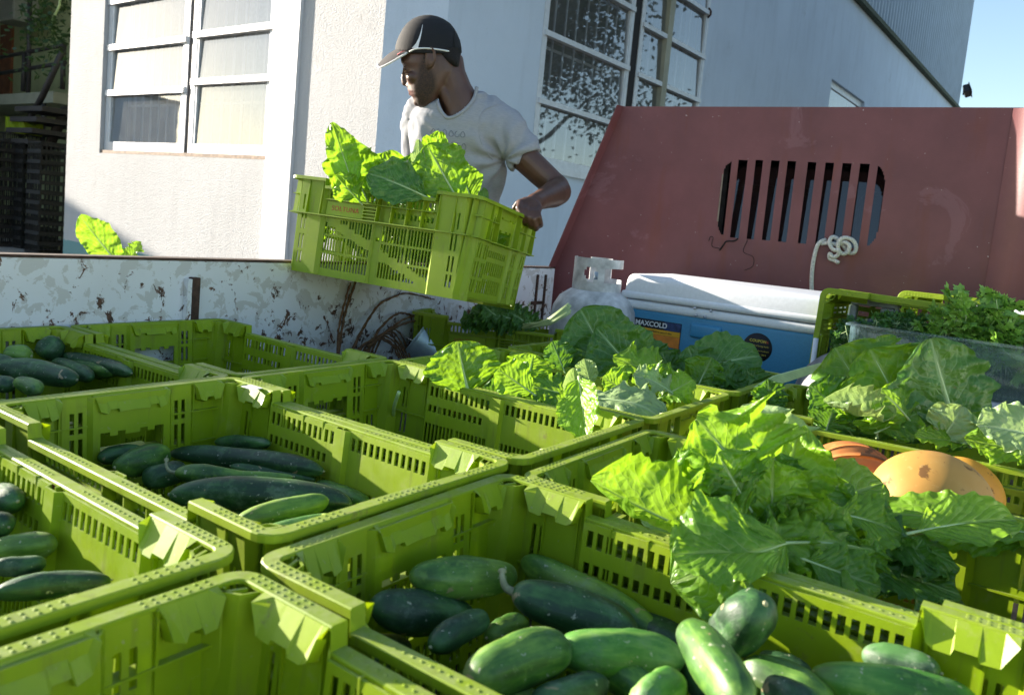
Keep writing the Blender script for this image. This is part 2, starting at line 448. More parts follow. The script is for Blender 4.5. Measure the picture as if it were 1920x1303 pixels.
        box(bm,(-.178,y0,-.1035),(.178,y1,-.1005)); box(bm,(-.178,y0+.003*(1 if sgn<0 else 0),-.050),(-.064,y1-.003*(1 if sgn>0 else 0),-.0475)); box(bm,(.064,y0+.003*(1 if sgn<0 else 0),-.050),(.178,y1-.003*(1 if sgn>0 else 0),-.0475))
        # lip round the hand hole
        ya,yb=(HL-.045,HL-.030) if sgn>0 else (-HL+.030,-HL+.045)
        box(bm,(-.053,ya,-.1075),(.053,yb,-.1045))
        parts['short%d'%sgn]=bm
    # ---- rim: swept flange with lower middle on the long sides
    bm=B(); path=[]
    rc=.026
    def corner(cx,cy,a0):
        return [(cx+rc*math.cos(a0+PI/2*k/5),cy+rc*math.sin(a0+PI/2*k/5),0.) for k in range(6)]
    path+=corner(HW-rc,HL-rc,0)+corner(-HW+rc,HL-rc,PI/2)
    path+=[(-HW,.181,0.),(-HW,.1795,ZT_MID),(-HW,-.1795,ZT_MID),(-HW,-.181,0.)]
    path+=corner(-HW+rc,-HL+rc,PI)+corner(HW-rc,-HL+rc,1.5*PI)
    path+=[(HW,-.181,0.),(HW,-.1795,ZT_MID),(HW,.1795,ZT_MID),(HW,.181,0.)]
    rings=[]; n=len(path)
    for i,(x,y,z) in enumerate(path):
        # inward direction: towards the rounded rectangle's core
        cx=max(-HW+rc,min(HW-rc,x)); cy=max(-HL+rc,min(HL-rc,y)); d=Vector((cx-x,cy-y,0))
        if abs(y)<.185: d=Vector((-math.copysign(1,x),0,0))
        d.normalize(); p=Vector((x,y,z)); r=.0012; w=.017
        rings.append([bm.verts.new(q) for q in (p+Vector((0,0,-.009))+d*.003,p+Vector((0,0,-.009)),p+Vector((0,0,-r)),p+d*r,p+d*(w-r),p+d*w+Vector((0,0,-r)),p+d*w+Vector((0,0,-.004)),p+d*.003+Vector((0,0,-.004)))])
    for i in range(n):
        a,b=rings[i],rings[(i+1)%n]
        for k in range(8): bm.faces.new((a[k],a[(k+1)%8],b[(k+1)%8],b[k]))
    def bump(x,y,z=0):
        s=.0018; h=.0009
        v=[bm.verts.new((x-s,y-s,z+.0002)),bm.verts.new((x+s,y-s,z+.0002)),bm.verts.new((x+s,y+s,z+.0002)),bm.verts.new((x-s,y+s,z+.0002)),bm.verts.new((x,y,z+h))]
        for k in range(4): bm.faces.new((v[k],v[(k+1)%4],v[4]))
    for sy in (1,-1):
        for k in range(-18,19):
            x=k*.0092
            if abs(x)<.165 and not (.05<abs(x)<.10):
                for q in (.0048,.0115): bump(x,sy*(HL-q))
        for sx in (1,-1):
            for k in range(9):
                for q in (.0048,.0115): bump(sx*(HW-q),sy*(HL-.024-k*.0085))
    for sx in (1,-1):
        for k in range(-18,19):
            y=k*.0092
            if abs(y)>.03: bump(sx*(HW-.0085),y,ZT_MID)
    parts['rim']=bm
    # ---- base
    bm=B(); wx,wy=HW-.040,HL-.040
    xs=uniq([-wx+2*wx*k/22 for k in range(23)]); ys=uniq([-wy+2*wy*k/34 for k in range(35)])
    def hb(s,z): 
        i=int((s+wx)/(2*wx)*22); j=int((z+wy)/(2*wy)*34)
        return i%2==1 and j%3!=0
    def pb(s,z): return Vector((s,z,-HD-.001)),Vector((0,0,-1))
    panel(bm,xs,ys,hb,pb,.004); bmesh.ops.reverse_faces(bm,faces=bm.faces)
    parts['base']=bm
    return parts
CP=build_crate(); CME={}
_nm={'long1':'long_side','long-1':'long_side','short1':'end_panel','short-1':'end_panel','rim':'rim','base':'base'}
_k=0
for k,bm in CP.items():
    me=bpy.data.meshes.new(_nm[k]); bm.normal_update(); bm.to_mesh(me); bm.free(); me.materials.append(M['green']); CME[k]=me
def lettering_mesh():
    cu=bpy.data.curves.new('lettering','FONT'); cu.body='SOLTUNA'; cu.size=.019; cu.extrude=.0003; cu.offset=0; cu.align_x='CENTER'; cu.align_y='CENTER'; cu.space_character=1.12
    ob=bpy.data.objects.new('tmp',cu); COL.objects.link(ob); bpy.context.view_layer.update()
    me=bpy.data.meshes.new_from_object(ob.evaluated_get(bpy.context.evaluated_depsgraph_get())); bpy.data.objects.remove(ob); bpy.data.curves.remove(cu)
    me.name='lettering'; me.materials.clear(); me.materials.append(M['red_print']); return me
TXT=lettering_mesh()
CRG='green vented plastic crates of the same kind'
def crate(M4,label,group=CRG,letters=True,mat=None,cat='crate'):
    r=empty('vegetable_crate',label=label,cat=cat,group=group,mat=M4)
    for k,me in CME.items():
        o=bpy.data.objects.new(_nm[k],me); COL.objects.link(o); o.parent=r
        if mat:
            if k+mat.name not in CME2:
                m2=me.copy(); m2.materials.clear(); m2.materials.append(mat); CME2[k+mat.name]=m2
            o.data=CME2[k+mat.name]
    if letters:
        for s in (1,-1):
            o=bpy.data.objects.new('lettering',TXT); COL.objects.link(o); o.parent=r
            O=Vector((s*(HW-.0131),-s*.108,-.079)); ey=Vector((0,0,1)); ez=Vector((s,0,0)); ex=ey.cross(ez)
            o.matrix_local=frameM(O,ex,ey,ez)
    return r
CME2={}
def TR(x,y,z,rz=0,rx=0,ry=0): return Matrix.Translation((x,y,z))@Matrix.Rotation(math.radians(rz),4,'Z')@Matrix.Rotation(math.radians(rx),4,'X')@Matrix.Rotation(math.radians(ry),4,'Y')
# crates on the truck bed: centre x,y, rim height, turn
CR={}
def grid(name,x,y,z,rz,label,**k): CR[name]=crate(TR(x,y,z,rz),label,**k); return CR[name]
grid('c1',.207,-.281,0,0.3,'green crate of cucumbers in the shade against the truck side, at the left edge')
grid('c2',.610,-.279,0,180.3,'empty green crate standing against the white truck side, in full shade')
grid('c3',.202,-.906,.002,-.4,'green crate holding dark cucumbers with a pale curved stem, middle left')
grid('c4',.606,-.906,0,.6,'empty green crate with one loose stem, in the middle of the load')
grid('c5',1.008,-.908,-.002,.5,'green crate of sunlit chard leaves between the empty crate and the dark bunches')
grid('c6',.174,-1.536,-.004,180.6,'nearest green crate of large cucumbers under a drooping leaf')
grid('c7',.576,-1.546,-.006,181,'green crate at the right heaped with bright crinkled lettuce')
grid('c8',-.246,-1.552,0,-.8,'empty green crate in the bottom left corner of the picture')
grid('c9',-.226,-.914,.004,-.6,'green crate of shaded cucumbers cut off by the left edge')
grid('c10',1.410,-.912,0,.4,'green crate of dark leafy bunches in front of the blue cooler')
grid('c11',1.338,-1.572,-.004,4.5,'green crate with red print below large cabbage leaves, right of the middle')
# ================================================================ PRODUCE
def cuke_mat(name,deep,mid,pale,yel=0.):
    t=NT(name); co=t.coord((1,1,1),rnd=True); st=t.coord((5,34,34),rnd=True)
    n=t.noise(co,13,5,.6); s=t.noise(st,1.3,5,.65)
    c=t.ramp(t.mix(.6,n,s),[(.42,deep),(.50,mid),(.59,pale)])
    uv=t.n('ShaderNodeTexCoord'); sp=t.n('ShaderNodeSeparateXYZ'); t.l(uv,'UV',sp,0)
    tip=t.ramp(sp,[(.0,.75),(.16,.12),(.8,.0),(1.,.6)],si=1)
    c=t.mix(tip,c,pale)
    pn=t.noise(co,6,3,.5); 
    if yel: c=t.mix(t.ramp(pn,[(.54,0.),(.68,yel)]),c,(.30,.34,.035))
    bl=t.noise(co,24,7,.72); c=t.mix(t.ramp(bl,[(.54,0.),(.70,.5)]),c,(.20,.27,.19)); lt=t.noise(co,70,3,.6); c=t.mix(t.ramp(lt,[(.56,0.),(.66,.4)]),c,pale)
    d=t.noise(co,150,3,.6); c=t.mix(t.ramp(d,[(.66,0.),(.71,.75)]),c,(.46,.46,.34))
    sc_=t.noise(co,42,4,.5,.6); c=t.mix(t.ramp(sc_,[(.69,0.),(.71,.8)]),c,(.36,.27,.14))
    t.col(c); rr=t.ramp(bl,[(.4,.42),(.7,.66)]); t.l(rr,0,t.b,'Roughness')
    b=t.bump(s,.4,.003); t.bump(d,.25,.0008,prev=b); return t.m
CM=[cuke_mat('cucumber_dark',(.008,.030,.012),(.018,.062,.020),(.058,.155,.040)),
    cuke_mat('cucumber_mid',(.016,.060,.012),(.045,.135,.018),(.16,.29,.042),.35),
    cuke_mat('cucumber_light',(.025,.11,.018),(.060,.21,.03),(.19,.36,.07),.6)]
M['stem']=simple('dry_stem',(.30,.30,.17),.85,scale=60,var=.4,bump=.4)
def cucumber(P0,P1,R,mi,label,bend=.0,taper=.0,stem=None,neck=0,name='cucumber',seed=None,group='large cucumbers lying in the crates'):
    rnd=random.Random(seed if seed is not None else int(P0[0]*7919+P1[1]*104729))
    P0=Vector(P0);P1=Vector(P1);D=P1-P0;L=D.length;ex=D.normalized()
    if not bend: bend=rnd.uniform(-.045,.045)
    ez=Vector((0,0,1)); ez=(ez-ex*ez.dot(ex)).normalized(); ey=ez.cross(ex)
    bm=B(); uvl=bm.loops.layers.uv.new('UVMap'); N,K=30,26; rings=[]; sd=rnd.random()*99
    for i in range(N+1):
        t=i/N; tt=.5-.5*math.cos(PI*t)
        e=max(0,1-abs(2*tt-1)**2.9)**.47
        r=R*e*(1+taper*(tt-.5)*1.2)
        if neck: r*=lerp(tt,[0,.25,.55,.9,1],[1.15,1.2,.62,.55,.6])
        c=Vector((-L/2+L*tt,bend*(1-(2*tt-1)**2)*L,0))
        ring=[]
        for k in range(K):
            a=2*PI*k/K
            nz=noise.noise(Vector((tt*2.2+sd,math.cos(a)*.8,math.sin(a)*.8)))*.20+.05*noise.noise(Vector((tt*9+sd,math.cos(a)*2.5,math.sin(a)*2.5)))+.016*math.cos(6*a+sd)
            rr=r*(1+nz)
            ring.append(bm.verts.new(c+Vector((0,rr*math.cos(a),rr*math.sin(a)*.96))))
        rings.append(ring)
    for i in range(N):
        for k in range(K):
            if i==0 or i==N-1: pass
            f=bm.faces.new((rings[i][k],rings[i+1][k],rings[i+1][(k+1)%K],rings[i][(k+1)%K])); f.smooth=True
            for lp,(u,v) in zip(f.loops,((k/K,i/N),(k/K,(i+1)/N),((k+1)/K,(i+1)/N),((k+1)/K,i/N))): lp[uvl].uv=(u,v)
    bmesh.ops.remove_doubles(bm,verts=rings[0]+rings[-1],dist=1e-5)
    bmesh.ops.recalc_face_normals(bm,faces=bm.faces)
    for f in bm.faces: f.smooth=True
    o=mesh(name,bm,CM[mi]); o.matrix_world=frameM((P0+P1)/2,ex,ey,ez)
    tag(o,label,'cucumber',group)
    bm=B(); sg=1 if stem or rnd.random()<.6 else -1
    tube(bm,[Vector((sg*(L/2-.002),0,0)),Vector((sg*(L/2+.0012),0,.0005)),Vector((sg*(L/2+.0022),0,.0005))],[R*.13,R*.10,R*.05],9); s=mesh('blossom_scar',bm,M['stem'],local=True,smooth=True); s.parent=o
    if stem:
        bm=B(); pts=spline([Vector((-L/2+.002,0,0)),Vector((-L/2-.007,0,.002)),Vector((-L/2-.013,stem*.3,.008)),Vector((-L/2-.016,stem,.013))],5)
        tube(bm,pts,[R*.20*(1-.5*i/len(pts))+(.002 if i>len(pts)-3 else 0) for i in range(len(pts))],7)
        s=mesh('stem',bm,M['stem'],local=True); s.parent=o
    return o
BOXC=None
def ck(x1,y1,x2,y2,z,rp,mi,label,z2=None,**k):
    zb_=z if z2 is None else z2
    for it in range(30):
        a=pz(x1,y1,z); b=pz(x2,y2,zb_); d=((a+b)/2-CAM).dot(FWD); R=rp*d/F
        if BOXC is None: break
        x0,x1_,y0,y1_=BOXC; t=lambda q,zz:(q.x<x1_-R*.45+zz*.065 and q.y<y1_-R*.75+zz*.065)
        if t(a,z) and t(b,zb_): break
        if not t(a,z): z+=.004
        if not t(b,zb_): zb_+=.004
        if z>-.015 and zb_>-.015: break
    e=(b-a).normalized()*R*.12
    return cucumber(a-e,b+e,R,mi,label,**k)
# shaded crate, upper left
BOXC=(.03,.385,-.56,.0)
ck(80,668,108,636,-0.070,23,0,'dark cucumber standing on end against the back of the upper left crate',z2=-.035,taper=-.15)
ck(12,664,56,668,-0.035,21,1,'stubby pale mottled cucumber beside the one standing on end')
ck(-8,686,142,712,-0.040,23,0,'biggest dark cucumber with a pale tip in the upper left crate',bend=.04)
ck(-25,672,18,688,-0.040,18,0,'dark cucumber end cut by the left edge behind the big one')
ck(102,680,170,708,-0.060,17,0,'dark cucumber tucked in front of two longer ones, upper left crate')
ck(118,684,216,697,-0.075,17,1,'green cucumber with a nub, second from the crate wall')
ck(112,668,246,700,-0.090,15,0,'long dark cucumber lying along the right wall of the upper left crate')
ck(-12,716,24,724,-0.050,16,0,'dark cucumber end at the near left corner of the upper left crate')
ck(30,716,72,732,-0.040,16,1,'short pale cucumber tip at the near wall of the upper left crate')
# crate in the middle left
BOXC=(.02,.375,-1.18,-.615)
ck(322,850,604,884,-0.103,24,0,'long dark cucumber lying across the back of the middle left crate',bend=.05)
ck(405,828,505,832,-0.128,14,0,'dark cucumber mostly hidden behind the long one at the back')
ck(218,876,312,850,-0.088,27,1,'pale green cucumber pointing up left in the middle left crate')
ck(186,858,262,843,-0.103,17,0,'dark cucumber end in the far left corner of the middle left crate')
ck(272,898,345,880,-0.103,24,0,'rounded dark cucumber under the one with the curved stem')
ck(330,886,548,894,-0.083,19,1,'bottle shaped cucumber with a curled stem on its thick end',neck=1,stem=.018,bend=-.03)
ck(434,874,590,900,-0.103,14,0,'thin dark cucumber between the long one and the bottle shaped one')
ck(322,928,656,946,-0.093,35,0,'largest blue green cucumber across the middle left crate',bend=.07,stem=None)
ck(690,944,596,908,-0.118,20,1,'green cucumber with a dry stem by the right wall of the middle left crate',stem=.008)
ck(448,976,612,938,-0.073,24,1,'scuffed green cucumber with a waxy bloom, nearest in the middle left crate')
ck(490,998,640,972,-0.063,15,2,'pale cucumber just showing over the near rim of the middle left crate')
# left edge crate
BOXC=(-.4,-.05,-1.2,-.65)
ck(-30,930,32,940,-0.065,30,0,'dark cucumber end high in the left edge crate')
ck(-25,975,14,988,-0.055,24,0,'second dark cucumber end below the highest one, left edge crate')
ck(-20,1030,104,1020,-0.075,26,1,'green striped cucumber, third from the top in the left edge crate')
ck(-15,1062,84,1056,-0.065,19,0,'small dark cucumber under the striped one in the left edge crate')
ck(-10,1112,205,1088,-0.075,24,0,'long dark cucumber at the bottom of the left edge crate',bend=.05)
# nearest crate
BOXC=(-.01,.345,-1.83,-1.265)
ck(775,1080,960,1078,-0.085,38,1,'plump green cucumber by the hand hole of the nearest crate',taper=-.05)
ck(982,1050,1235,1188,-0.090,34,1,'long striped cucumber lying along the right wall of the nearest crate',z2=-0.120)
ck(965,1110,1190,1185,-0.065,44,0,'thick dark cucumber with a knobbly stem in the middle of the nearest crate',stem=.012,z2=-0.090)
ck(700,1135,880,1158,-0.095,41,0,'dark cucumber with an end scar in the far left corner of the nearest crate',z2=-0.110)
ck(810,1212,908,1155,-0.075,29,0,'small dark green cucumber pointing away, nearest crate')
ck(880,1280,1055,1210,-0.060,54,1,'big speckled cucumber with a yellow flank at the front of the nearest crate',taper=.1)
ck(1050,1215,1275,1235,-0.065,48,2,'bright green cucumber with a short dry stalk, nearest crate',z2=-0.080)
ck(1290,1178,1392,1320,-0.030,47,1,'shiny cucumber propped up on the others, nearest crate',z2=-.02)
ck(1352,1205,1432,1135,-0.075,50,0,'round ended dark cucumber leaning on the wall below the drooping leaf',z2=-.01)
ck(1200,1325,1268,1275,-0.050,40,2,'pale striped cucumber tip at the bottom edge of the picture')
ck(1395,1250,1560,1320,-0.075,42,1,'cucumber with a shaded flank at the bottom right of the nearest crate')
ck(1525,1265,1830,1320,-0.070,44,2,'long light green cucumber in the bottom right corner')
ck(1425,1230,1520,1262,-0.095,22,0,'small dark cucumber behind the round ended one')
ck(1000,1320,1135,1280,-0.075,32,0,'dark cucumber low at the bottom edge, left of the bright green one')
ck(1290,1235,1380,1330,-0.090,40,0,'dark cucumber underneath the propped up one')
ck(1440,1285,1530,1340,-.06,40,0,'dark cucumber at the bottom edge below the light green one')
ck(1130,1250,1215,1300,-.085,34,1,'mottled cucumber squeezed between the bright green one and the bottom edge')
ck(1620,1225,1760,1262,-.10,30,0,'dark cucumber against the slotted wall above the light green one')
ck(915,1195,985,1168,-.12,26,1,'green cucumber deep in the gap of the nearest crate')
ck(1180,1170,1290,1215,-.14,32,0,'dark cucumber in the shadow of the crate wall, nearest crate')
ck(640,1230,760,1215,-.13,34,0,'dark cucumber half hidden by the near left rim of the nearest crate')
# lower layer that only shows in the gaps
for i,(x,y,dx,dy) in enumerate(((.06,-1.42,.12,.02),(.20,-1.40,.02,.12),(.27,-1.52,.11,-.05),(.08,-1.60,.03,.13),(.22,-1.66,.12,.03),(.14,-1.50,.10,.09),(.10,-.78,.10,.05),(.28,-.80,.03,.12),(.15,-1.0,.13,.02),(.3,-1.02,.02,.1),(.12,-.16,.02,.12),(.28,-.2,.03,.12),(.2,-.4,.12,.03))):
    cucumber((x-dx,y-dy,-.205),(x+dx,y+dy,-.205),.036,i%2,'dark cucumber in the hidden bottom layer of a crate',seed=i)
# ---------------------------------------------------------------- leaves
def leaf_mat(name,c0,c1,vein,trans=.45,tc=(.55,.75,.02)):
    t=NT(name); uv=t.n('ShaderNodeTexCoord'); sp=t.n('ShaderNodeSeparateXYZ'); t.l(uv,'UV',sp,0)
    co=t.coord((1,1,1),rnd=True); wob=t.noise(co,25,2); 
    au=t.math('ABSOLUTE',t.math('MULTIPLY_ADD',sp,2.)); au.inputs[0].links[0].from_node.inputs[2].default_value=-1.
    # side veins
    x=t.math('MULTIPLY_ADD',au,-.42); t.l(sp,1,x,2)
    xw=t.math('MULTIPLY_ADD',wob,.16); t.l(x,0,xw,2)
    y=t.math('MULTIPLY',xw,8.5); fr=t.math('FRACT',y); d=t.math('ABSOLUTE',t.math('SUBTRACT',fr,.5))
    sv=t.ramp(d,[(0.,1.),(.045,.55),(.085,0.)])
    fade=t.ramp(au,[(.0,1.),(.9,.25)]); sv2=t.math('MULTIPLY',sv,fade)
    mid=t.ramp(au,[(.0,1.),(.035,1.),(.07,0.)])
    vo=t.n('ShaderNodeTexVoronoi',feature='DISTANCE_TO_EDGE'); vo.inputs['Scale'].default_value=75; t.l(co,0,vo,'Vector')
    net=t.ramp(vo,[(.0,.55),(.10,0.)])
    v=t.math('MAXIMUM',sv2,mid); vv=t.math('MAXIMUM',v,t.math('MULTIPLY',net,.45))
    n=t.noise(co,14,4,.6); c=t.ramp(n,[(.32,c0),(.68,c1)])
    c=t.mix(t.math('MULTIPLY',vv,.55),c,vein)
    hn=t.noise(co,48,3,.5); c=t.mix(t.ramp(hn,[(.755,0.),(.77,.7)]),c,(.20,.15,.05))
    t.col(c); t.set(Roughness=.36); t.b.inputs['Specular IOR Level'].default_value=.5
    inv=t.math('SUBTRACT',1.,v); pf=t.ramp(d,[(0.,0.),(.5,1.)]); h=t.math('ADD',t.math('MULTIPLY',vo,2.2),t.math('MULTIPLY',pf,.8))
    h2=t.math('MULTIPLY',h,inv); h3=t.math('ADD',h2,t.math('MULTIPLY',n,.8)); b=t.bump(h3,.55,.0022)
    tr=t.n('ShaderNodeBsdfTranslucent'); tcn=t.mix(.55,c,tc); tdk=t.mix(t.math('MULTIPLY',v,.5),tcn,tuple(q*.45 for q in tc)); t.l(tdk,0,tr,0); t.l(b,0,tr,'Normal')
    ms=t.n('ShaderNodeMixShader'); ms.inputs[0].default_value=trans; t.l(t.b,0,ms,1); t.l(tr,0,ms,2); t.l(ms,0,t.out,0)
    return t.m
LM={'l':leaf_mat('lettuce_leaf',(.13,.29,.016),(.23,.42,.026),(.38,.52,.15),.40,(.44,.72,.02)),
    'm':leaf_mat('chard_leaf',(.09,.23,.016),(.17,.34,.024),(.40,.53,.20),.40,(.46,.75,.015)),
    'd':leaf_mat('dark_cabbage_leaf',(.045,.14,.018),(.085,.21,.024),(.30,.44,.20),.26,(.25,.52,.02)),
    'p':leaf_mat('pale_leaf_underside',(.22,.34,.13),(.32,.44,.20),(.50,.60,.35),.30,(.45,.65,.10))}
M['rib']=simple('leaf_stalk',(.42,.55,.26),.45,scale=40,var=.15)
def leaf(parent,P0,P1,W,nrm,k='m',sag=.0,fold=.25,curl=.0,ruf=.10,seed=0,stalk=.12,name='leaf',lobes=0.,pucker=.03,twist=0.,tipc=0.,rib=1.):
    """P0 base, P1 tip, W full width, nrm = direction the upper face looks"""
    rnd=random.Random(seed); P0=Vector(P0);P1=Vector(P1);n0=Vector(nrm).normalized()
    T=(P1-P0);L=T.length;T.normalize(); n0=(n0-T*n0.dot(T)).normalized()
    NV,NU=44,32; bm=B(); uvl=bm.loops.layers.uv.new('UVMap'); G=[]; sd=rnd.random()*50
    f1,f2=rnd.uniform(5,8),rnd.uniform(8,13); ph1,ph2,ph3,ph4=[rnd.uniform(0,6.3) for _ in range(4)]
    for i in range(NV+1):
        t=i/NV
        c=P0+T*L*t+n0*(sag*L*4*t*(1-t))+n0*(-tipc*L*max(0,t-.6)**2*5)
        dn=(T+n0*sag*4*(1-2*t)-n0*tipc*10*max(0,t-.6)).normalized()
        nn=(n0-dn*n0.dot(dn)).normalized()
        if twist: nn=Matrix.Rotation(twist*(t-.2),3,dn)@nn
        bb=dn.cross(nn)
        if t<stalk: w=.035+.05*(t/stalk)**2
        else:
            q=(t-stalk)/(1-stalk); w=max(0,math.sin(PI*min(1,q**1.12)*.985+.03))**.60 if q<1 else .1
            w=max(w,.085*(1-q)+.04)
        row=[]
        for j in range(NU+1):
            u=2*j/NU-1; s=1 if u>0 else -1; a=abs(u)
            edge=1+lobes*.5*math.sin(t*31+ph1*s)+.20*noise.noise(Vector((t*5,s*3.,sd)))+.07*noise.noise(Vector((t*17,s*3.,sd+9)))
            x=a*w*W/2*(edge if a>.3 else 1+(edge-1)*a/.3)
            z=x*fold*1.1*(1 if t>stalk else .3)
            ang=curl*a*a*1.2
            xx=x*math.cos(ang); z+=x*math.sin(ang)
            z+=W*ruf*a**2.2*min(1,w*1.6)*(math.sin(f1*PI*t+(ph1 if s>0 else ph2))*.7+.5*math.sin(f2*PI*t+(ph3 if s>0 else ph4)))
            z+=W*ruf*.45*a**4*min(1,w*1.5)*math.sin((f2*2.1)*PI*t+ph2+s*ph4)
            pk=noise.noise(Vector((t*L*38,u*W*19,sd)))+.5*noise.noise(Vector((t*L*90,u*W*45,sd+5)))
            z+=W*pucker*1.35*pk*min(1,a*5)*min(1,w*2)
            tt=ruf*.35*a*W*math.cos(f1*PI*t+(ph1 if s>0 else ph2))
            row.append(bm.verts.new(c+bb*(s*xx)+nn*z+dn*tt*.5))
        G.append(row)
    for i in range(NV):
        for j in range(NU):
            f=bm.faces.new((G[i][j],G[i][j+1],G[i+1][j+1],G[i+1][j])); f.smooth=True
            for lp,(u,v) in zip(f.loops,((j,i),(j+1,i),(j+1,i+1),(j,i+1))): lp[uvl].uv=(u/NU,v/NV)
    # fleshy midrib standing off the lower face
    pts=[];rad=[]
    for i in range(0,NV-3,2):
        t=i/NV; c=G[i][NU//2].co.copy(); pts.append(c-n0*.0008); rad.append(max(.0007,.0055*rib*(W/.16)*(1-t)**1.1))
    nf=len(bm.faces)
    o=mesh(name,bm,LM[k],parent,smooth=True)
    b2=B(); tube(b2,pts,[(r*.7,r) for r in rad],7); mesh('midrib',b2,M['rib'],o,smooth=True)
    return o
def lp(parent,x0,y0,x1,y1,d0,wpx,k='m',d1=None,nrm=None,**kw):
    if d1 is None: d1=d0
    P0=at(x0,y0,d0);P1=at(x1,y1,d1)
    if nrm is None: nrm=(-1,0.0,1)   # right, up, toward-camera mix below
    n=RIGHT*nrm[0]+UPV*nrm[1]-FWD*nrm[2]
    return leaf(parent,P0,P1,wpx*1.12*(d0+d1)/2/F,n,k,**kw)
def bunch(px_,py_,d,label,cat,group=None):
    return empty('leafy_bunch',at(px_,py_,d),label,cat,group)
GR='bunches of leafy greens piled in the crates'
# --- big crinkled heap, right foreground
b=bunch(1440,1000,1.05,'tallest bright crinkled lettuce standing up out of the near right crate','lettuce',GR)
lp(b,1440,985,1305,785,1.05,215,'l',nrm=(.25,.45,1),ruf=0.169,fold=.12,sag=.10,seed=1,pucker=.05,curl=.25)
lp(b,1490,960,1385,768,1.13,190,'p',nrm=(-.2,.5,1),ruf=0.130,fold=-.1,sag=.06,seed=2,pucker=.04)
lp(b,1450,990,1500,800,1.08,150,'l',nrm=(-.4,.2,1),ruf=0.182,fold=.35,sag=.08,seed=3,pucker=.05)
lp(b,1390,1010,1215,875,1.02,150,'m',nrm=(.2,.6,.9),ruf=0.208,fold=.2,sag=.08,seed=4,pucker=.07,curl=-.4)
lp(b,1400,1000,1270,840,1.06,130,'l',nrm=(.4,.2,1),ruf=0.208,fold=.3,seed=5,pucker=.06)
lp(b,1440,1020,1590,890,1.06,130,'m',nrm=(-.1,.7,.7),ruf=0.130,fold=-.2,sag=.12,seed=6,tipc=.3)
lp(b,1410,960,1345,850,1.0,120,'m',nrm=(.1,.1,1),ruf=0.156,fold=.1,seed=7,pucker=.05)
lp(b,1400,985,1310,905,1.0,110,'l',nrm=(.3,.5,.9),ruf=0.195,fold=.3,seed=8,pucker=.06)
lp(b,1445,1000,1450,860,1.01,120,'l',nrm=(-.1,.3,1),ruf=0.182,fold=.3,seed=81,pucker=.06)
b=bunch(1420,1020,.95,'lettuce with a wide leaf drooping over the wall into the cucumber crate','lettuce',GR)
lp(b,1370,1025,1108,900,.93,150,'l',nrm=(.1,.75,.6),ruf=0.070,fold=.25,sag=-.03,seed=11,pucker=.03,curl=.5)
leaf(b,pxx(1475,1018,.40),pxx(1268,1088,.305),.150,UPV*.45-FWD*.9,'m',ruf=0.050,fold=-.12,sag=.05,seed=12,tipc=.2,pucker=.022,stalk=.02,rib=.25)
leaf(b,pxx(1465,1035,.39),pxx(1262,1040,.315),.085,UPV*.7-FWD*.6,'l',ruf=0.050,fold=.1,sag=.04,seed=121,pucker=.02,stalk=.03,rib=.25)
lp(b,1400,1020,1200,965,.96,110,'p',nrm=(.1,.7,.6),ruf=0.060,fold=.1,seed=13)
lp(b,1380,1030,1640,1032,.95,175,'l',nrm=(0,.75,.65),ruf=0.156,fold=-.25,sag=.10,seed=14,d1=.97,pucker=.06)
lp(b,1420,1005,1340,965,.97,110,'l',nrm=(.3,.6,.7),ruf=0.182,fold=.35,seed=15,pucker=.07)
lp(b,1470,1010,1440,945,1.0,120,'m',nrm=(0,.4,1),ruf=0.156,fold=.2,seed=16,pucker=.06)
lp(b,1500,1025,1580,950,1.0,120,'l',nrm=(0,.5,.9),ruf=0.156,fold=.15,seed=17,pucker=.06)
lp(b,1440,1060,1600,1085,.98,90,'l',nrm=(0,.4,.9),ruf=0.156,fold=.1,seed=18,d1=.98,pucker=.07)
b=bunch(1600,1010,1.06,'smooth dark chard leaves spreading right from the heap toward the crate wall','chard',GR)
lp(b,1480,985,1655,905,1.08,135,'m',nrm=(0,.65,.75),ruf=0.060,fold=.15,sag=.08,seed=21,d1=1.10)
lp(b,1600,985,1800,1065,1.05,120,'d',nrm=(.1,.8,.5),ruf=0.104,fold=-.15,sag=.08,seed=22,d1=1.02)
lp(b,1560,1030,1800,1115,1.03,110,'d',nrm=(0,.7,.6),ruf=0.130,fold=.15,seed=23,d1=1.0)
lp(b,1560,1010,1690,1110,1.05,110,'d',nrm=(0,.6,.8),ruf=0.156,fold=.1,seed=24,d1=1.0)
lp(b,1700,1100,1810,1135,1.02,50,'d',nrm=(0,.8,.5),ruf=0.130,seed=25)
b=bunch(1900,990,1.05,'long yellow green leaf lying flat over the crate wall at the right edge','chard',GR)
lp(b,1975,1012,1640,962,1.02,110,'l',nrm=(0,.8,.55),ruf=0.070,fold=.15,sag=.05,seed=26,d1=1.10,pucker=.035)
lp(b,1960,1020,1700,985,1.04,80,'m',nrm=(0,.7,.6),ruf=0.104,fold=-.1,sag=.03,seed=27,d1=1.09)
b=bunch(1700,1040,1.0,'broad lettuce leaves spilling over the right end of the near crates','lettuce',GR)
lp(b,1500,1045,1650,1100,.93,105,'m',nrm=(0,.6,.8),ruf=0.104,fold=.1,seed=401,pucker=.05)
lp(b,1560,960,1690,1000,1.03,110,'l',nrm=(0,.7,.6),ruf=0.104,fold=.15,seed=402,sag=.06,pucker=.05)
lp(b,1640,1040,1760,960,1.08,110,'m',nrm=(.1,.6,.8),ruf=0.104,fold=.1,seed=403,d1=1.12)
lp(b,1700,1000,1905,975,1.0,105,'l',nrm=(0,.75,.6),ruf=0.070,fold=.2,seed=404,d1=1.02,sag=.05)
b=bunch(1480,1010,.98,'small ruffled leaves tucked into the front of the crinkled heap','lettuce',GR)
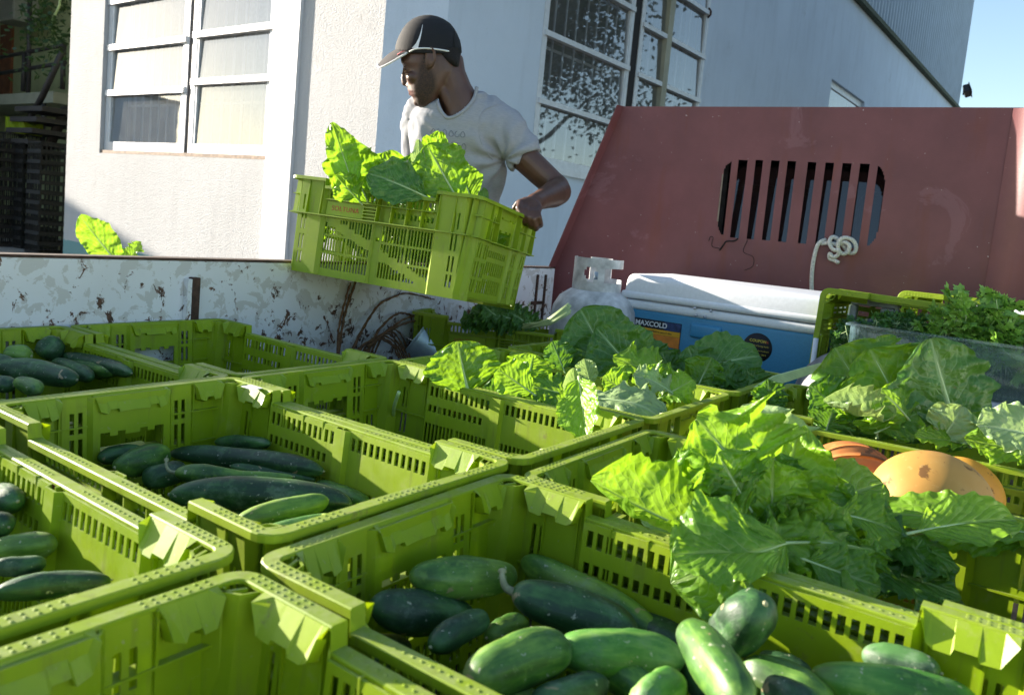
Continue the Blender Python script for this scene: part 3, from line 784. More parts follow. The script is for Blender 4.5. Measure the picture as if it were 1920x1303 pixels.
for i,(x0,y0,x1,y1,d_,w_,k_) in enumerate(((1330,990,1240,930,.99,75,'d'),(1290,985,1205,925,1.0,60,'m'),(1360,960,1290,900,1.0,70,'d'),(1500,1000,1470,930,1.0,80,'m'),(1560,1060,1530,985,.98,85,'d'),(1420,1070,1350,1010,.93,80,'l'),(1510,1075,1470,1010,.95,80,'m'),(1600,1080,1640,1010,.98,75,'m'),(1680,1080,1730,1010,1.02,75,'d'),(1470,930,1450,850,1.06,75,'d'),(1380,900,1350,820,1.07,75,'m'),(1530,960,1550,880,1.07,75,'l'))):
    lp(b,x0,y0,x1,y1,d_,w_,k_,nrm=(.1,.45,.9),ruf=.16,fold=.25,seed=500+i,pucker=.08,curl=.3)
# hidden filler that closes the heap
b=bunch(1450,1060,1.05,'shaded inner leaves under the crinkled heap in the near right crate','lettuce',GR)
for i in range(16):
    a=random.Random(i+300); x=a.uniform(1330,1620); y=a.uniform(960,1050)
    lp(b,x,y+60,x+a.uniform(-90,90),y-40,a.uniform(1.06,1.18),a.uniform(90,140),random.choice('dml'),nrm=(a.uniform(-.4,.4),.5,.8),ruf=.12,seed=i+40,pucker=.05)
# --- chard in the middle crate
b=bunch(1000,760,1.68,'sunlit chard leaves leaning on the left wall of their crate','chard',GR)
lp(b,880,745,858,640,1.62,125,'m',nrm=(-.2,.15,1),ruf=.05,fold=.12,sag=.03,seed=31)
lp(b,1005,742,930,690,1.62,70,'l',nrm=(.1,.35,1),ruf=.06,fold=.2,seed=32)
lp(b,990,712,1000,664,1.66,80,'l',nrm=(0,.2,1),ruf=.05,fold=.1,seed=33)
lp(b,1090,745,985,722,1.64,75,'m',nrm=(0,.7,.7),ruf=.12,fold=.2,seed=34)
lp(b,960,765,905,725,1.66,80,'d',nrm=(0,.5,.8),ruf=.10,fold=.1,seed=35)
lp(b,1060,780,980,745,1.66,80,'d',nrm=(0,.5,.8),ruf=.10,fold=.1,seed=36)
lp(b,1090,790,1040,740,1.6,70,'m',nrm=(0,.5,.8),ruf=.10,fold=.1,seed=37)
b=bunch(1120,760,1.52,'chard with one yellow leaf hanging down into the empty middle crate','chard',GR)
lp(b,1085,705,1100,825,1.45,80,'l',nrm=(-.5,.2,.9),ruf=.06,fold=.45,seed=41,d1=1.37,stalk=.05)
lp(b,1085,770,1075,690,1.47,42,'p',nrm=(-.3,.2,1),ruf=.08,fold=.5,seed=42,curl=.6)
lp(b,1070,750,1262,778,1.58,125,'p',nrm=(.1,.8,.6),ruf=.05,fold=-.18,sag=.08,seed=43,d1=1.50,tipc=.2)
lp(b,1110,730,1095,672,1.62,40,'p',nrm=(-.3,.2,1),ruf=.1,fold=.4,seed=44)
lp(b,1270,745,1185,705,1.66,70,'p',nrm=(.1,.8,.5),ruf=.15,fold=.2,seed=45,sag=.1)
lp(b,1230,750,1300,712,1.66,70,'m',nrm=(0,.6,.7),ruf=.15,fold=.2,seed=46)
lp(b,1180,740,1130,706,1.66,70,'l',nrm=(0,.6,.7),ruf=.12,fold=.3,seed=47)
lp(b,1240,720,1210,690,1.68,50,'l',nrm=(0,.6,.7),ruf=.15,fold=.3,seed=48)
for i in range(8):
    a=random.Random(i+500); x=a.uniform(960,1240); lp(b,x,800,x+a.uniform(-50,50),740,1.68,80,'d',nrm=(0,.5,.8),ruf=.1,seed=i+60)
# --- dark bunches before the cooler
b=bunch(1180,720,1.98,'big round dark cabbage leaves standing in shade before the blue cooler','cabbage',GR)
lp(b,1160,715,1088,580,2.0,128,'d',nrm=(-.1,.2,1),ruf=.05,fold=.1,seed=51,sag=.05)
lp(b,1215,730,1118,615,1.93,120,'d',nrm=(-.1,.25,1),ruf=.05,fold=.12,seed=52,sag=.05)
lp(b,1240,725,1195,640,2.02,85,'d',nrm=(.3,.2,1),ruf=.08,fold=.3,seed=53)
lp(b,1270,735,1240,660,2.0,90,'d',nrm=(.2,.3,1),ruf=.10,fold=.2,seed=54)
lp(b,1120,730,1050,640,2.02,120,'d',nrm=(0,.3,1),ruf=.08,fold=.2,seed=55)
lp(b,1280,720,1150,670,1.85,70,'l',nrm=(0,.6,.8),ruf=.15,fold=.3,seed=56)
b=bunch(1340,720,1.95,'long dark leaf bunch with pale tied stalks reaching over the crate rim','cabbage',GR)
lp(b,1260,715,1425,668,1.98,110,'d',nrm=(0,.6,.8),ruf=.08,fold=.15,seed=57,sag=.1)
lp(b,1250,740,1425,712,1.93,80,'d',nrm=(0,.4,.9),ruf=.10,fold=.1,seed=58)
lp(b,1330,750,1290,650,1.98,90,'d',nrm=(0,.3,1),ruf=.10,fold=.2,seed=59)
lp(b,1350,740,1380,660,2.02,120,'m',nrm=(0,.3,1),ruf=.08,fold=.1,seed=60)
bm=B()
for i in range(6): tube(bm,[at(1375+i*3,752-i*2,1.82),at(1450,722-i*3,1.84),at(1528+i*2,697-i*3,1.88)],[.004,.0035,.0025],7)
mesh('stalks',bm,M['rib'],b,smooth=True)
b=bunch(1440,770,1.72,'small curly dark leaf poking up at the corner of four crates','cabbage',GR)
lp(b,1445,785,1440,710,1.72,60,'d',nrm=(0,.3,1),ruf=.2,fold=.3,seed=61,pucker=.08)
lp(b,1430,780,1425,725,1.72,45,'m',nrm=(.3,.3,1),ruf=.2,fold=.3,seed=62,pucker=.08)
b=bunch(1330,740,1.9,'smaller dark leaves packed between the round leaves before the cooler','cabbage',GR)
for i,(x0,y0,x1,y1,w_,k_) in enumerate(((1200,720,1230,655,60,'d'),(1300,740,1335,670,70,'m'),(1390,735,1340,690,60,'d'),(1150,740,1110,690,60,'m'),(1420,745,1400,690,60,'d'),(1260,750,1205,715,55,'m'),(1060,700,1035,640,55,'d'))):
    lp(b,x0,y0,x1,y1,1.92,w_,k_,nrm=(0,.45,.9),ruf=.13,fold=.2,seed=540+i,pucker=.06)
# --- large leaves of the right crate
b=bunch(1620,800,1.62,'cabbage leaves with pale ribs fanned upright, left part of the right crate','cabbage',GR)
lp(b,1640,785,1565,652,1.68,165,'m',nrm=(.1,.25,1),ruf=.08,fold=.12,seed=71,sag=.05,pucker=.04)
lp(b,1700,795,1630,655,1.62,175,'l',nrm=(-.1,.25,1),ruf=.08,fold=.12,seed=72,sag=.05,pucker=.05)
lp(b,1585,775,1518,722,1.64,85,'d',nrm=(0,.25,1),ruf=.08,seed=73)
lp(b,1665,680,1645,630,1.72,62,'m',nrm=(0,.3,1),ruf=.12,fold=.2,seed=74,lobes=.2)
lp(b,1690,792,1545,752,1.55,70,'p',nrm=(.2,.5,.8),ruf=.2,fold=.5,seed=75,curl=.8,pucker=.07)
lp(b,1710,795,1650,732,1.55,105,'l',nrm=(0,.35,1),ruf=.10,fold=-.2,seed=76,sag=.08)
lp(b,1600,795,1570,750,1.6,65,'l',nrm=(.1,.5,.8),ruf=.2,fold=.3,seed=77,pucker=.08)
lp(b,1640,812,1720,775,1.55,80,'m',nrm=(0,.5,.8),ruf=.12,seed=78)
lp(b,1760,770,1690,700,1.62,100,'m',nrm=(-.3,.2,1),ruf=.1,fold=.2,seed=79)
b=bunch(1820,800,1.5,'tall dark smooth leaf with a white rib and pale torn leaves at the right edge','cabbage',GR)
lp(b,1800,835,1745,635,1.56,165,'d',nrm=(-.1,.2,1),ruf=.035,fold=.06,seed=82,lobes=.10,stalk=.05)
lp(b,1760,835,1805,762,1.48,85,'p',nrm=(-.1,.5,.9),ruf=.15,fold=.3,seed=83,pucker=.05)
lp(b,1830,832,1715,818,1.47,45,'l',nrm=(0,.7,.6),ruf=.2,fold=.3,seed=84,pucker=.06)
lp(b,1965,825,1832,798,1.40,95,'p',nrm=(0,.6,.8),ruf=.10,fold=.2,seed=85,sag=.06)
lp(b,1960,850,1810,825,1.42,70,'l',nrm=(0,.6,.8),ruf=.12,fold=.1,seed=86)
lp(b,1835,838,1860,775,1.5,80,'m',nrm=(0,.5,.8),ruf=.12,fold=.1,seed=87)
lp(b,1900,845,1900,785,1.48,80,'m',nrm=(0,.5,.8),ruf=.12,fold=.1,seed=88)
for i in range(14):
    a=random.Random(i+700); x=a.uniform(1540,1900); lp(b,x,812+(x-1540)*.10,x+a.uniform(-60,60),765+(x-1540)*.08,a.uniform(1.56,1.66),80,a.choice('dmd'),nrm=(0,.5,.8),ruf=.12,seed=i+90)
# ================================================================ TRUCK
bpy.context.view_layer.update()
TK=empty('flatbed_truck',(1.2,-.9,-.9),'flatbed truck with peeling white side and dark red slotted headboard','truck')
YS=.045; SZ=.152
bm=B()
box(bm,(-2.2,YS,-.30),(2.44,YS+.035,SZ-.004),bev=.003)
mesh('side_wall',bm,M['peel'],TK)
bm=B(); box(bm,(-2.2,YS-.002,SZ-.0035),(2.44,YS+.042,SZ+.0025),bev=.001); box(bm,(-2.2,YS+.0355,SZ-.05),(2.44,YS+.045,SZ-.0037)); 
mesh('top_edge',bm,M['rust'],TK)
bm=B(); a=pyy(372,520,YS-.01)
box(bm,(a.x-.022,YS-.022,-.26),(a.x+.0,YS-.0005,a.z),bev=.002); mesh('stake_pocket',bm,M['rust'],TK)
bm=B(); box(bm,(a.x-.034,YS-.020,-.26),(a.x-.0225,YS-.0005,a.z-.004)); mesh('stake_plate',bm,M['peel'],TK)
bm=B()
for px_ in (1003,1018): 
    q=pyy(px_,560,YS); box(bm,(q.x-.006,YS-.008,-.1),(q.x+.006,YS-.0005,SZ-.03),bev=.002)
q=pyy(1000,566,YS); box(bm,(q.x-.03,YS-.012,q.z-.01),(q.x+.05,YS-.0085,q.z+.004)); mesh('latch',bm,M['rust'],TK)
bm=B(); box(bm,(-2.2,-2.6,-.32),(2.62,YS,-.262)); 
mesh('bed_floor',bm,M['bed'],TK)
bm=B(); box(bm,(-2.2,-2.64,-.30),(2.5,-2.602,.15)); mesh('far_side_wall',bm,M['peel'],TK)
# headboard, turned a few degrees
hq=Vector((2.47,.04,0)); ht=Vector((.21,-1,0)).normalized(); hn=Vector((-ht.y*-1,0,0)); hn=Vector((-1,-.21,-.045)).normalized()
hu=ht.cross(hn)*-1
if hu.z<0: hu=-hu
def hb(x,y):
    P=pp(x,y,hq,hn)-hq; return P.dot(ht),P.dot(hu)
s0,z0=hb(1040,505); s1,z1=hb(1170,200); zt=z1; sE,_=hb(2120,205)
slots=[((1385,300),(1402,446)),((1417,300),(1431,449)),((1446,301),(1462,451)),((1477,302),(1493,454)),((1515,304),(1531,457)),((1548,305),(1564,459)),((1580,306),(1597,462)),((1613,307),(1631,466))]
sl=[]
for (xa,ya),(xb,yb) in slots:
    a0,t0=hb(xa,ya); a1,_=hb(xb,ya); _,b0=hb(xa-8,yb); sl.append((a0,a1,b0,t0))
a0,t0=hb(1356,303);a1,_=hb(1372,303);_,b0=hb(1352,440); sl.append((a0,a1,b0,t0))
aR,tR=hb(1646,312);aR1,_=hb(1664,312);_,bR=hb(1640,462); sl.append((aR,aR1,bR,tR))
sb=[s1,sE]; zb=[-.30,z0,zt]
for a0,a1,b0,t0 in sl: sb+=[a0,a1]; zb+=[b0,t0,b0+(t0-b0)*.12,b0+(t0-b0)*.25,t0-(t0-b0)*.12,t0-(t0-b0)*.25]
zb+=[max(q[3] for q in sl)+.015]; sb+=[s1+.02,s1+.06]
for a0,a1,b0,t0 in sl[8:]:
    sb+=[a0+(a1-a0)*k/6 for k in range(7)]; zb+=[b0+(t0-b0)*.03*k for k in range(11)]+[t0-(t0-b0)*.03*k for k in range(11)]; sb=uniq(sb); zb=uniq(zb)
def hh(s,z):
    for i,(a0,a1,b0,t0) in enumerate(sl):
        if a0<s<a1 and b0<z<t0:
            if i>=8:
                R1=(t0-b0)*.30; u=(s-a0)/(a1-a0) if i==8 else (a1-s)/(a1-a0); e=min(z-b0,t0-z)
                if e<R1 and ((1-u)*.98)**2+((R1-e)/R1)**2>1: return False
            return True
    return False
ZS=max(q[3] for q in sl)+.015
_sr,_zr=hb(1880,202); KT=(_zr-zt)/(_sr-s1)
def hpos(s,z):
    f=lerp(z,[z0,zt],[s0-s1,0.]); f=f if z>z0 else s0-s1
    w=max(0,1-(s-s1)/.10) if s<s1+.10 else 0
    if z>ZS: z=z+KT*(s-s1)*(z-ZS)/(zt-ZS)
    return hq+ht*(s+f*w)+hu*z, -hn
bm=B(); panel(bm,sb,zb,hh,hpos,.004); bmesh.ops.recalc_face_normals(bm,faces=bm.faces); mesh('headboard',bm,M['maroon'],TK)
# flange folded along the slanting left edge
bm=B(); e0=hq+ht*s0+hu*z0;e1=hq+ht*s1+hu*zt; eb=hq+ht*s0+hu*-.3
din=(-hn)*-.0-hn*.0
for p,q in ((e0,e1),(eb,e0)):
    fo=(hn*.05+ht*-.012)
    quad(bm,p,q,q+fo,p+fo); quad(bm,p-ht*.003,p+fo-ht*.003,q+fo-ht*.003,q-ht*.003); quad(bm,p+fo,q+fo,q+fo-ht*.003,p+fo-ht*.003)
sR,_=hb(1900,202)
mesh('flange',bm,M['maroon'],TK)
bm=B()
rz=[hq+ht*sR+hu*z for z in (-.3,0,.3,zt-.002+KT*(sR-s1))]
for a,b2 in zip(rz,rz[1:]):
    prof=[Vector((0,0,0))+hn*.003,ht*.02+hn*.010,ht*.05+hn*.035,ht*.07+hn*.06,ht*.11+hn*.075]
    for u,v in zip(prof,prof[1:]): quad(bm,a+u,b2+u,b2+v,a+v)
bmesh.ops.remove_doubles(bm,verts=bm.verts,dist=1e-5); mesh('side_pillar',bm,M['maroon'],TK,smooth=True)
# cab behind the headboard
CABM=frameM(hq-hn*.05,ht,hu,-hn)
def cb(bm,lo,hi,mi=0,bev=0): box(bm,lo,hi,mi,bev,3,CABM)
lo_s,lo_z=hb(1352,445); hi_s,hi_z=hb(1664,300)
W0,W1,Z0,Z1=lo_s-.03,hi_s+.04,lo_z-.06,hi_z+.02
def rrect(x0,x1,y0,y1,r,n=6):
    o=[]
    for cx,cy,a in ((x1-r,y1-r,0),(x0+r,y1-r,PI/2),(x0+r,y0+r,PI),(x1-r,y0+r,1.5*PI)):
        o+= [(cx+r*math.cos(a+PI/2*k/n),cy+r*math.sin(a+PI/2*k/n)) for k in range(n+1)]
    return o
def ringmesh(bm,o1,z1_,o2,z2_,Mx):
    a=[bm.verts.new(Mx@Vector((x,y,z1_))) for x,y in o1]; b=[bm.verts.new(Mx@Vector((x,y,z2_))) for x,y in o2]
    for k in range(len(a)): f=bm.faces.new((a[k],a[(k+1)%len(a)],b[(k+1)%len(b)],b[k])); f.smooth=True
bm=B()
big=rrect(W0-.28,W1+.25,Z0-.5,Z1+.03,.02); hole=rrect(W0,W1,Z0,Z1,.075)
ringmesh(bm,big,0,hole,0,CABM); ringmesh(bm,big,0,[(x,y) for x,y in big],1.3,CABM)
f=bm.faces.new([bm.verts.new(CABM@Vector((x,y,1.3))) for x,y in big]); mesh('cab_shell',bm,simple('cab_paint',(.035,.042,.040),.5),TK)
bm=B(); i1=rrect(W0+.022,W1-.022,Z0+.022,Z1-.022,.06)
ringmesh(bm,rrect(W0-.006,W1+.006,Z0-.006,Z1+.006,.08),-.004,rrect(W0+.006,W1-.006,Z0+.006,Z1-.006,.07),-.014,CABM); ringmesh(bm,rrect(W0+.006,W1-.006,Z0+.006,Z1-.006,.07),-.014,i1,.0,CABM)
gk=mesh('window_gasket',bm,M['rubber'],TK,smooth=True)
bm=B(); bm.faces.new([bm.verts.new(CABM@Vector((x,y,.002+.22*(y-Z0)))) for x,y in i1]); mesh('rear_window',bm,M['glass_cab'],TK)
bm=B(); box(bm,(W0-.2,Z0-.4,.5),(W0+.35,Z1-.12,.65),0,.05,4,CABM); box(bm,(W0+.5,Z0-.4,.5),(W1+.1,Z1-.12,.65),0,.05,4,CABM); mesh('cab_seat',bm,M['black_plastic'],TK)
# chassis and wheels below the bed
bm=B(); box(bm,(-2.0,-2.3,-.46),(3.6,-.25,-.325)); mesh('chassis',bm,M['steel_dark'],TK)
for wx in (-.9,3.0):
    for wy in (-.2,-2.2):
        bm=B(); MM=Matrix.Translation((wx,wy,-.53))@Matrix.Rotation(PI/2,4,'X')
        lathe(bm,[(.16,-.09),(.30,-.10),(.36,-.08),(.37,0),(.36,.08),(.30,.10),(.16,.09)],32,0,MM); w=mesh('wheel',bm,M['rubber'],TK,smooth=True)
        bm=B(); lathe(bm,[(.0,-.03),(.06,-.05),(.12,-.02),(.16,-.085),(.165,0),(.16,.085),(.12,.02),(.06,.05),(0,.03)],24,0,MM); mesh('rim',bm,M['steel_dark'],w,smooth=True)
# ================================================================ things on the bed
# blue and white cooler
ca=pxx(1160,600,2.0); cbp=pxx(1535,640,2.0)
cy0,cy1=ca.y,cbp.y; cth=math.radians(4)
CO=Vector((2.0,cy0,-.262)); cex=Vector((math.sin(cth)*.6,-1,0)).normalized(); cey=Vector((0,0,1)).cross(cex); 
if cey.x<0: cey=-cey
CL=abs(cy1-cy0)+.02; zl=pxx(1170,560,2.0).z+.262
CG=empty('cooler_box',(2.2,(cy0+cy1)/2,-.262),'blue cooler with a white lid and round black sticker before the red headboard','cooler')
CMX=Matrix(((cex.x,cey.x,0,CO.x),(cex.y,cey.y,0,CO.y),(0,0,1,CO.z),(0,0,0,1)))
zt_=pxx(1165,518,2.0).z+.262
def rbox(bm,lo,hi,bev,seg=4,top=0,M_=CMX):
    vs=box(bm,lo,hi,0,0)
    if top:
        cx=(lo[0]+hi[0])/2;cy=(lo[1]+hi[1])/2
        for v in vs:
            if v.co.z>hi[2]-1e-6: v.co.x=cx+(v.co.x-cx)*(1-top); v.co.y=cy+(v.co.y-cy)*(1-top*1.5)
    es=list({e for v in vs for e in v.link_edges}); r=bmesh.ops.bevel(bm,geom=es,offset=bev,segments=seg,affect='EDGES',profile=.55)
    nv={v for f in r['faces'] for v in f.verts}|{v for v in vs if v.is_valid}
    for v in nv: v.co=M_@v.co
bm=B(); rbox(bm,(0.006,0.006,0.02),(CL-.006,.375,zl-.022),.018,4)
mesh('body',bm,M['cooler_blue'],CG,smooth=True,angle=40)
bm=B(); rbox(bm,(0,0,zl-.030),(CL,.382,zl+.002),.012,3); mesh('collar',bm,M['cooler_white'],CG,smooth=True,angle=40)
bm=B(); rbox(bm,(.002,-.002,zl+.005),(CL-.002,.384,zt_+.014),.024,5,.025); rbox(bm,(-.002,-.005,zl+.0045),(CL+.002,.388,zl+.030),.010,3)
mesh('lid',bm,M['cooler_white'],CG,smooth=True,angle=40)
def con(x,y,off=0):
    P=pp(x,y,CO,-cey); q=CMX.inverted()@P; return q.x,q.z
bm=B(); hx,hz_=con(1300,615); hx1,hz1=con(1345,625)
rbox(bm,(hx-.012,-.004,hz_-.032),(hx1+.012,.05,hz_+.016),.010,3); mesh('latch_recess',bm,M['cooler_blue'],CG,smooth=True,angle=40)
for (x,y) in ((1304,578),(1334,583),(1307,591),(1323,594)):
    u,w=con(x,y); bm=B(); MM=CMX@Matrix.Translation((u,-.008,w))@Matrix.Rotation(PI/2,4,'X'); lathe(bm,[(.0001,.004),(.004,.002),(.005,-.003)],14,0,MM); mesh('screw',bm,M['chrome'],CG,smooth=True)
# label panel
lab_b=simple('label_black',(.010,.010,.014),.7,var=.1,bump=0); lab_y=simple('label_yellow',(.72,.36,.02),.4,var=.1,bump=0); lab_o=simple('label_orange',(.70,.22,.03),.4,var=.2,bump=0); lab_w=simple('label_white',(.75,.75,.75),.4,var=.05,bump=0); lab_n=simple('label_navy',(.02,.04,.12),.4,var=.5,scale=90,bump=0); lab_t=simple('label_print',(.62,.52,.06),.5,var=.1,bump=0)
x0,zt2=con(1160,590); x1,_=con(1278,604); x0=max(x0,.012)
def lpanel(name,a,b,z0_,z1_,off,mat,par):
    bm=B(); box(bm,(a,.0055-off-.0006,z0_),(b,.0055-off,z1_),0,0,2,CMX); return mesh(name,bm,mat,par)
st=lpanel('sticker',x0,x1,zt2-.085,zt2,.0006,lab_b,CG)
lpanel('band',x0+.002,x1-.002,zt2-.047,zt2-.030,.0014,lab_y,st); lpanel('block',x0+(x1-x0)*.5,x1-.002,zt2-.084,zt2-.0475,.0014,lab_o,st); lpanel('picture',x0+(x1-x0)*.72,x1-.002,zt2-.029,zt2-.002,.0014,lab_n,st)
def ctext(s,size,u,w,mat,par,bold=False):
    O=CMX@Vector((u,.0030,w)); ex=(CMX.to_3x3()@Vector((1,0,0))); ey=Vector((0,0,1)); ez=ex.cross(ey)
    return text_mesh('lettering',s,size,frameM(O,ex,ey,ez),mat,par,.0003,bold)
ctext('MAXCOLD',.0235,x0+(x1-x0)*.50,zt2-.0155,lab_w,st,True)
ctext('Glace de 5 jours • Hielera para 5 dias',.0095,x0+(x1-x0)*.52,zt2-.0385,lab_b,st)
bm=B(); MM=CMX@Matrix.Translation((x0+(x1-x0)*.12,.0036,zt2-.016))@Matrix.Rotation(PI/2,4,'X'); lathe(bm,[(.0085,0),(.013,0)],24,0,MM); lathe(bm,[(.0001,0),(.006,0)],16,0,MM); mesh('emblem',bm,lab_y,st)
ux,uz=con(1419,652); bm=B(); MM=CMX@Matrix.Translation((ux,.0046,uz))@Matrix.Rotation(PI/2,4,'X'); RD=.046
lathe(bm,[(.0001,0),(RD,0),(RD,-.0006)],40,0,MM); rs=mesh('round_sticker',bm,lab_b,CG)
for s,zz,sz in (('Over 1000 of Savings inside',.006,.0092),('Más de 1000 de ahorros adentro',-.009,.0082),('Rabais de plus de 1000 $',-.021,.0088),("à l'intérieur",-.031,.0080)): ctext(s,sz*.68,ux,uz+zz,lab_t,rs)
ctext('COUPON',.012,ux,uz+.021,lab_t,rs,True); ctext('50%',.009,ux+.026,uz+.020,M['red_print'],rs,True)
# gas cylinder by the cooler
gp=at(1112,600,2.80); GC=Vector((gp.x,gp.y,0)); GC.x=min(GC.x,2.28)
topz=pp(1128,538,GC,(-1,-.6,0)).z
GT=empty('gas_cylinder',(GC.x,GC.y,-.262),'white gas cylinder with a cut-out collar in the corner beside the cooler','gas cylinder')
R_=.150; bm=B(); MM=Matrix.Translation((GC.x,GC.y,topz))
lathe(bm,[(.001,0),(.05,-.003),(.09,-.014),(.125,-.040),(.144,-.075),(R_,-.11),(R_,-.26),(.14,-.31),(.11,-.262-topz if topz<.2 else -.36)],48,0,MM); mesh('tank',bm,M['tank'],GT,smooth=True)
bm=B(); rc_=.082; Hc=.100; n=72
def colh(a):  # arc of the collar that is left standing, with window gaps
    return a
ths=[2*PI*k/n for k in range(n+1)]
base_a=math.atan2(-FWD.y,-FWD.x)
zs=[-.012,.012,.020,.030,.040,.050,.060,.070,.080,Hc]
def chole(s,z):
    a=(math.degrees(s-base_a)+180)%360-180
    if 0.4+((a+24)/13)**2*0+0: pass
    dz=(z-.047)/.024; da=(a+22)/17
    if dz*dz+da*da<1: return True
    if 12<a<78 and .024<z<.066: return True
    if 80<a<140 and z>.03: return True
    if -165<a<-120 and z>.02: return True
    return False
panel(bm,ths,zs,chole,lambda s,z:(Vector((GC.x+rc_*math.cos(s),GC.y+rc_*math.sin(s),topz+z-.002)),Vector((math.cos(s),math.sin(s),0))),.003)
bmesh.ops.remove_doubles(bm,verts=bm.verts,dist=1e-5); mesh('collar',bm,M['tank'],GT)
bm=B(); tube(bm,[(GC.x,GC.y,topz-.003),(GC.x,GC.y,topz+.02),(GC.x,GC.y,topz+.05)],[.016,.013,.013],14); tube(bm,[(GC.x,GC.y-.01,topz+.03),(GC.x-.03,GC.y-.02,topz+.03)],[.009,.009],10); mesh('valve',bm,M['tin'],GT,smooth=True)
# second cylinder, lying behind the clear box
G2=empty('gas_cylinder',(1.9,-1.42,-.26),'scuffed grey gas cylinder, darkened for shade, lying between the cooler and the clear box','gas cylinder')
q=at(1604,716,2.22); bm=B(); MM=Matrix.Translation((q.x,q.y,-.262+.15))@Matrix.Rotation(math.radians(20),4,'Z')@Matrix.Rotation(math.radians(80),4,'Y')
lathe(bm,[(.001,-.17),(.05,-.165),(.10,-.145),(.135,-.10),(.15,-.04),(.15,.10)],40,0,MM); mesh('tank',bm,simple('shade_scuffed_paint',(.20,.20,.21),.7,scale=20,var=.5,bump=.3),G2,smooth=True)  # scuffed paint made darker to stand in for the cooler's shade
bm=B(); a_=pxx(1531,634,1.93); box(bm,(a_.x-.01,a_.y-.006,-.255),(a_.x+.02,a_.y+.006,a_.z)); tag(mesh('plastic_strut',bm,M['cooler_white'],smooth=True),'thin white plastic strut standing at the right end of the blue cooler','strut')
# crate on its side
SM=Matrix(((0,0,-1,1.93),(0,1,0,-1.515),(1,0,0,.012),(0,0,0,1)))
sp=pxx(1545,548,1.93); SM[1][3]=sp.y-.30+.004; SM[2][3]=sp.z-.196+.004
CRS=crate(SM@Matrix.Rotation(math.radians(-1.5),4,'Z'),'green crate lying on its side with the opening toward the camera, against the red headboard')
CRS2=crate(Matrix.Translation((.40,-.14,.012))@SM@Matrix.Rotation(math.radians(0.),4,'Z'),'green crate on its side wedged behind the one facing the camera')
# crate by the side wall
CB=crate(TR(1.80,-.215,0,22),'dark shaded green crate of leafy greens beside the side wall and wire coil')
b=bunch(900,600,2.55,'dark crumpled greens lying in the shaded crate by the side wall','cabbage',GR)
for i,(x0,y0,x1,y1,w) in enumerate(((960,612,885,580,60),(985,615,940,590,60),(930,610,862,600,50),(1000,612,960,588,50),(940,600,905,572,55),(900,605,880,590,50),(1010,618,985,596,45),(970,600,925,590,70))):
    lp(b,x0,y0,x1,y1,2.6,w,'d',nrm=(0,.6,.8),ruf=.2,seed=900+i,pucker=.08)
bm=B()
for i in range(9): 
    r=random.Random(i); tube(bm,[at(985+r.uniform(-8,8),612+r.uniform(-4,4),2.55),at(1030,598+i*1.3,2.5),at(1066+r.uniform(-3,5),571+i*2.1,2.45)],[.003,.0045,.0055],7)
tag(mesh('celery_stalks',bm,M['rib'],smooth=True),'bundle of pale green stalks poking out of the shaded crate','stalks')
# loose bits in the empty crates
bm=B(); tube(bm,spline([pz(748,735,-.05),pz(738,770,-.10),pz(742,806,-.17),pz(752,812,-.17)],5),.004,7); tag(mesh('loose_stem',bm,M['rib'],smooth=True),'single pale bent stem leaning in the empty middle crate','stem')
bm=B()
for i in range(9):
    r=random.Random(i+5); P=Vector((.64+r.uniform(-.05,.05),-.42+r.uniform(-.07,.07),-.245+.004*i)); a=r.uniform(-.6,.9); d=Vector((math.cos(a),math.sin(a),r.uniform(-.02,.05)))*.10; tube(bm,[P-d,P+Vector((0,0,.006)),P+d],.0035,6)
tag(mesh('bean_pods',bm,simple('bean_green',(.10,.26,.07),.45)),'loose thin green pods on the floor of the empty shaded crate','beans',kind=None)
# squashes
def squash_mat(name,c0,c1,c2):
    t=NT(name); co=t.coord((1,1,1),rnd=True); n=t.noise(co,6,4,.6); c=t.ramp(n,[(.3,c0),(.6,c1),(.8,c2)])
    d=t.noise(co,26,5,.6); c=t.mix(t.ramp(d,[(.60,0.),(.64,.85)]),c,(.10,.045,.015))
    f=t.noise(co,120,3); c=t.mix(t.ramp(f,[(.62,0.),(.7,.3)]),c,(.5,.35,.15)); t.col(c); t.set(Roughness=.6); t.bump(n,.3,.006); t.b.inputs['Specular IOR Level'].default_value=.3; return t.m
def squash(C0,rx,rz_,ax,label,mat,ribs=0):
    bm=B(); N,K=36,48; rings=[]
    M3=Vector((0,0,1)).rotation_difference(Vector(ax)).to_matrix()
    for i in range(N+1):
        th=PI*i/N; r=rx*math.sin(th)**.9; z=rz_*math.cos(th)
        rings.append([bm.verts.new(Vector(C0)+M3@(Vector((r*math.cos(2*PI*k/K),r*math.sin(2*PI*k/K),z))*(1+.035*noise.noise(Vector((math.cos(2*PI*k/K)*1.3,math.sin(2*PI*k/K)*1.3,z*9)))-ribs*(1-abs(math.sin(5*2*PI*k/K/1)))**2*.05))) for k in range(K)])
    for i in range(N):
        for k in range(K):
            f=bm.faces.new((rings[i][k],rings[i+1][k],rings[i+1][(k+1)%K],rings[i][(k+1)%K])); f.smooth=True
    bmesh.ops.remove_doubles(bm,verts=rings[0]+rings[-1],dist=1e-4); bmesh.ops.recalc_face_normals(bm,faces=bm.faces)
    for f in bm.faces: f.smooth=True
    o=mesh('squash',bm,mat); o.location=Vector((0,0,0))
    me=o.data; me.transform(Matrix.Translation(-Vector(C0))); o.location=C0
    tag(o,label,'squash'); 
    bm=B(); p=Vector(C0)+Vector(ax).normalized()*rz_*.97; a=Vector(ax).normalized(); tube(bm,[p-a*.004,p+a*.012,p+a*.020],[.010,.007,.008],8); mesh('stem',bm,M['stem'],o); return o
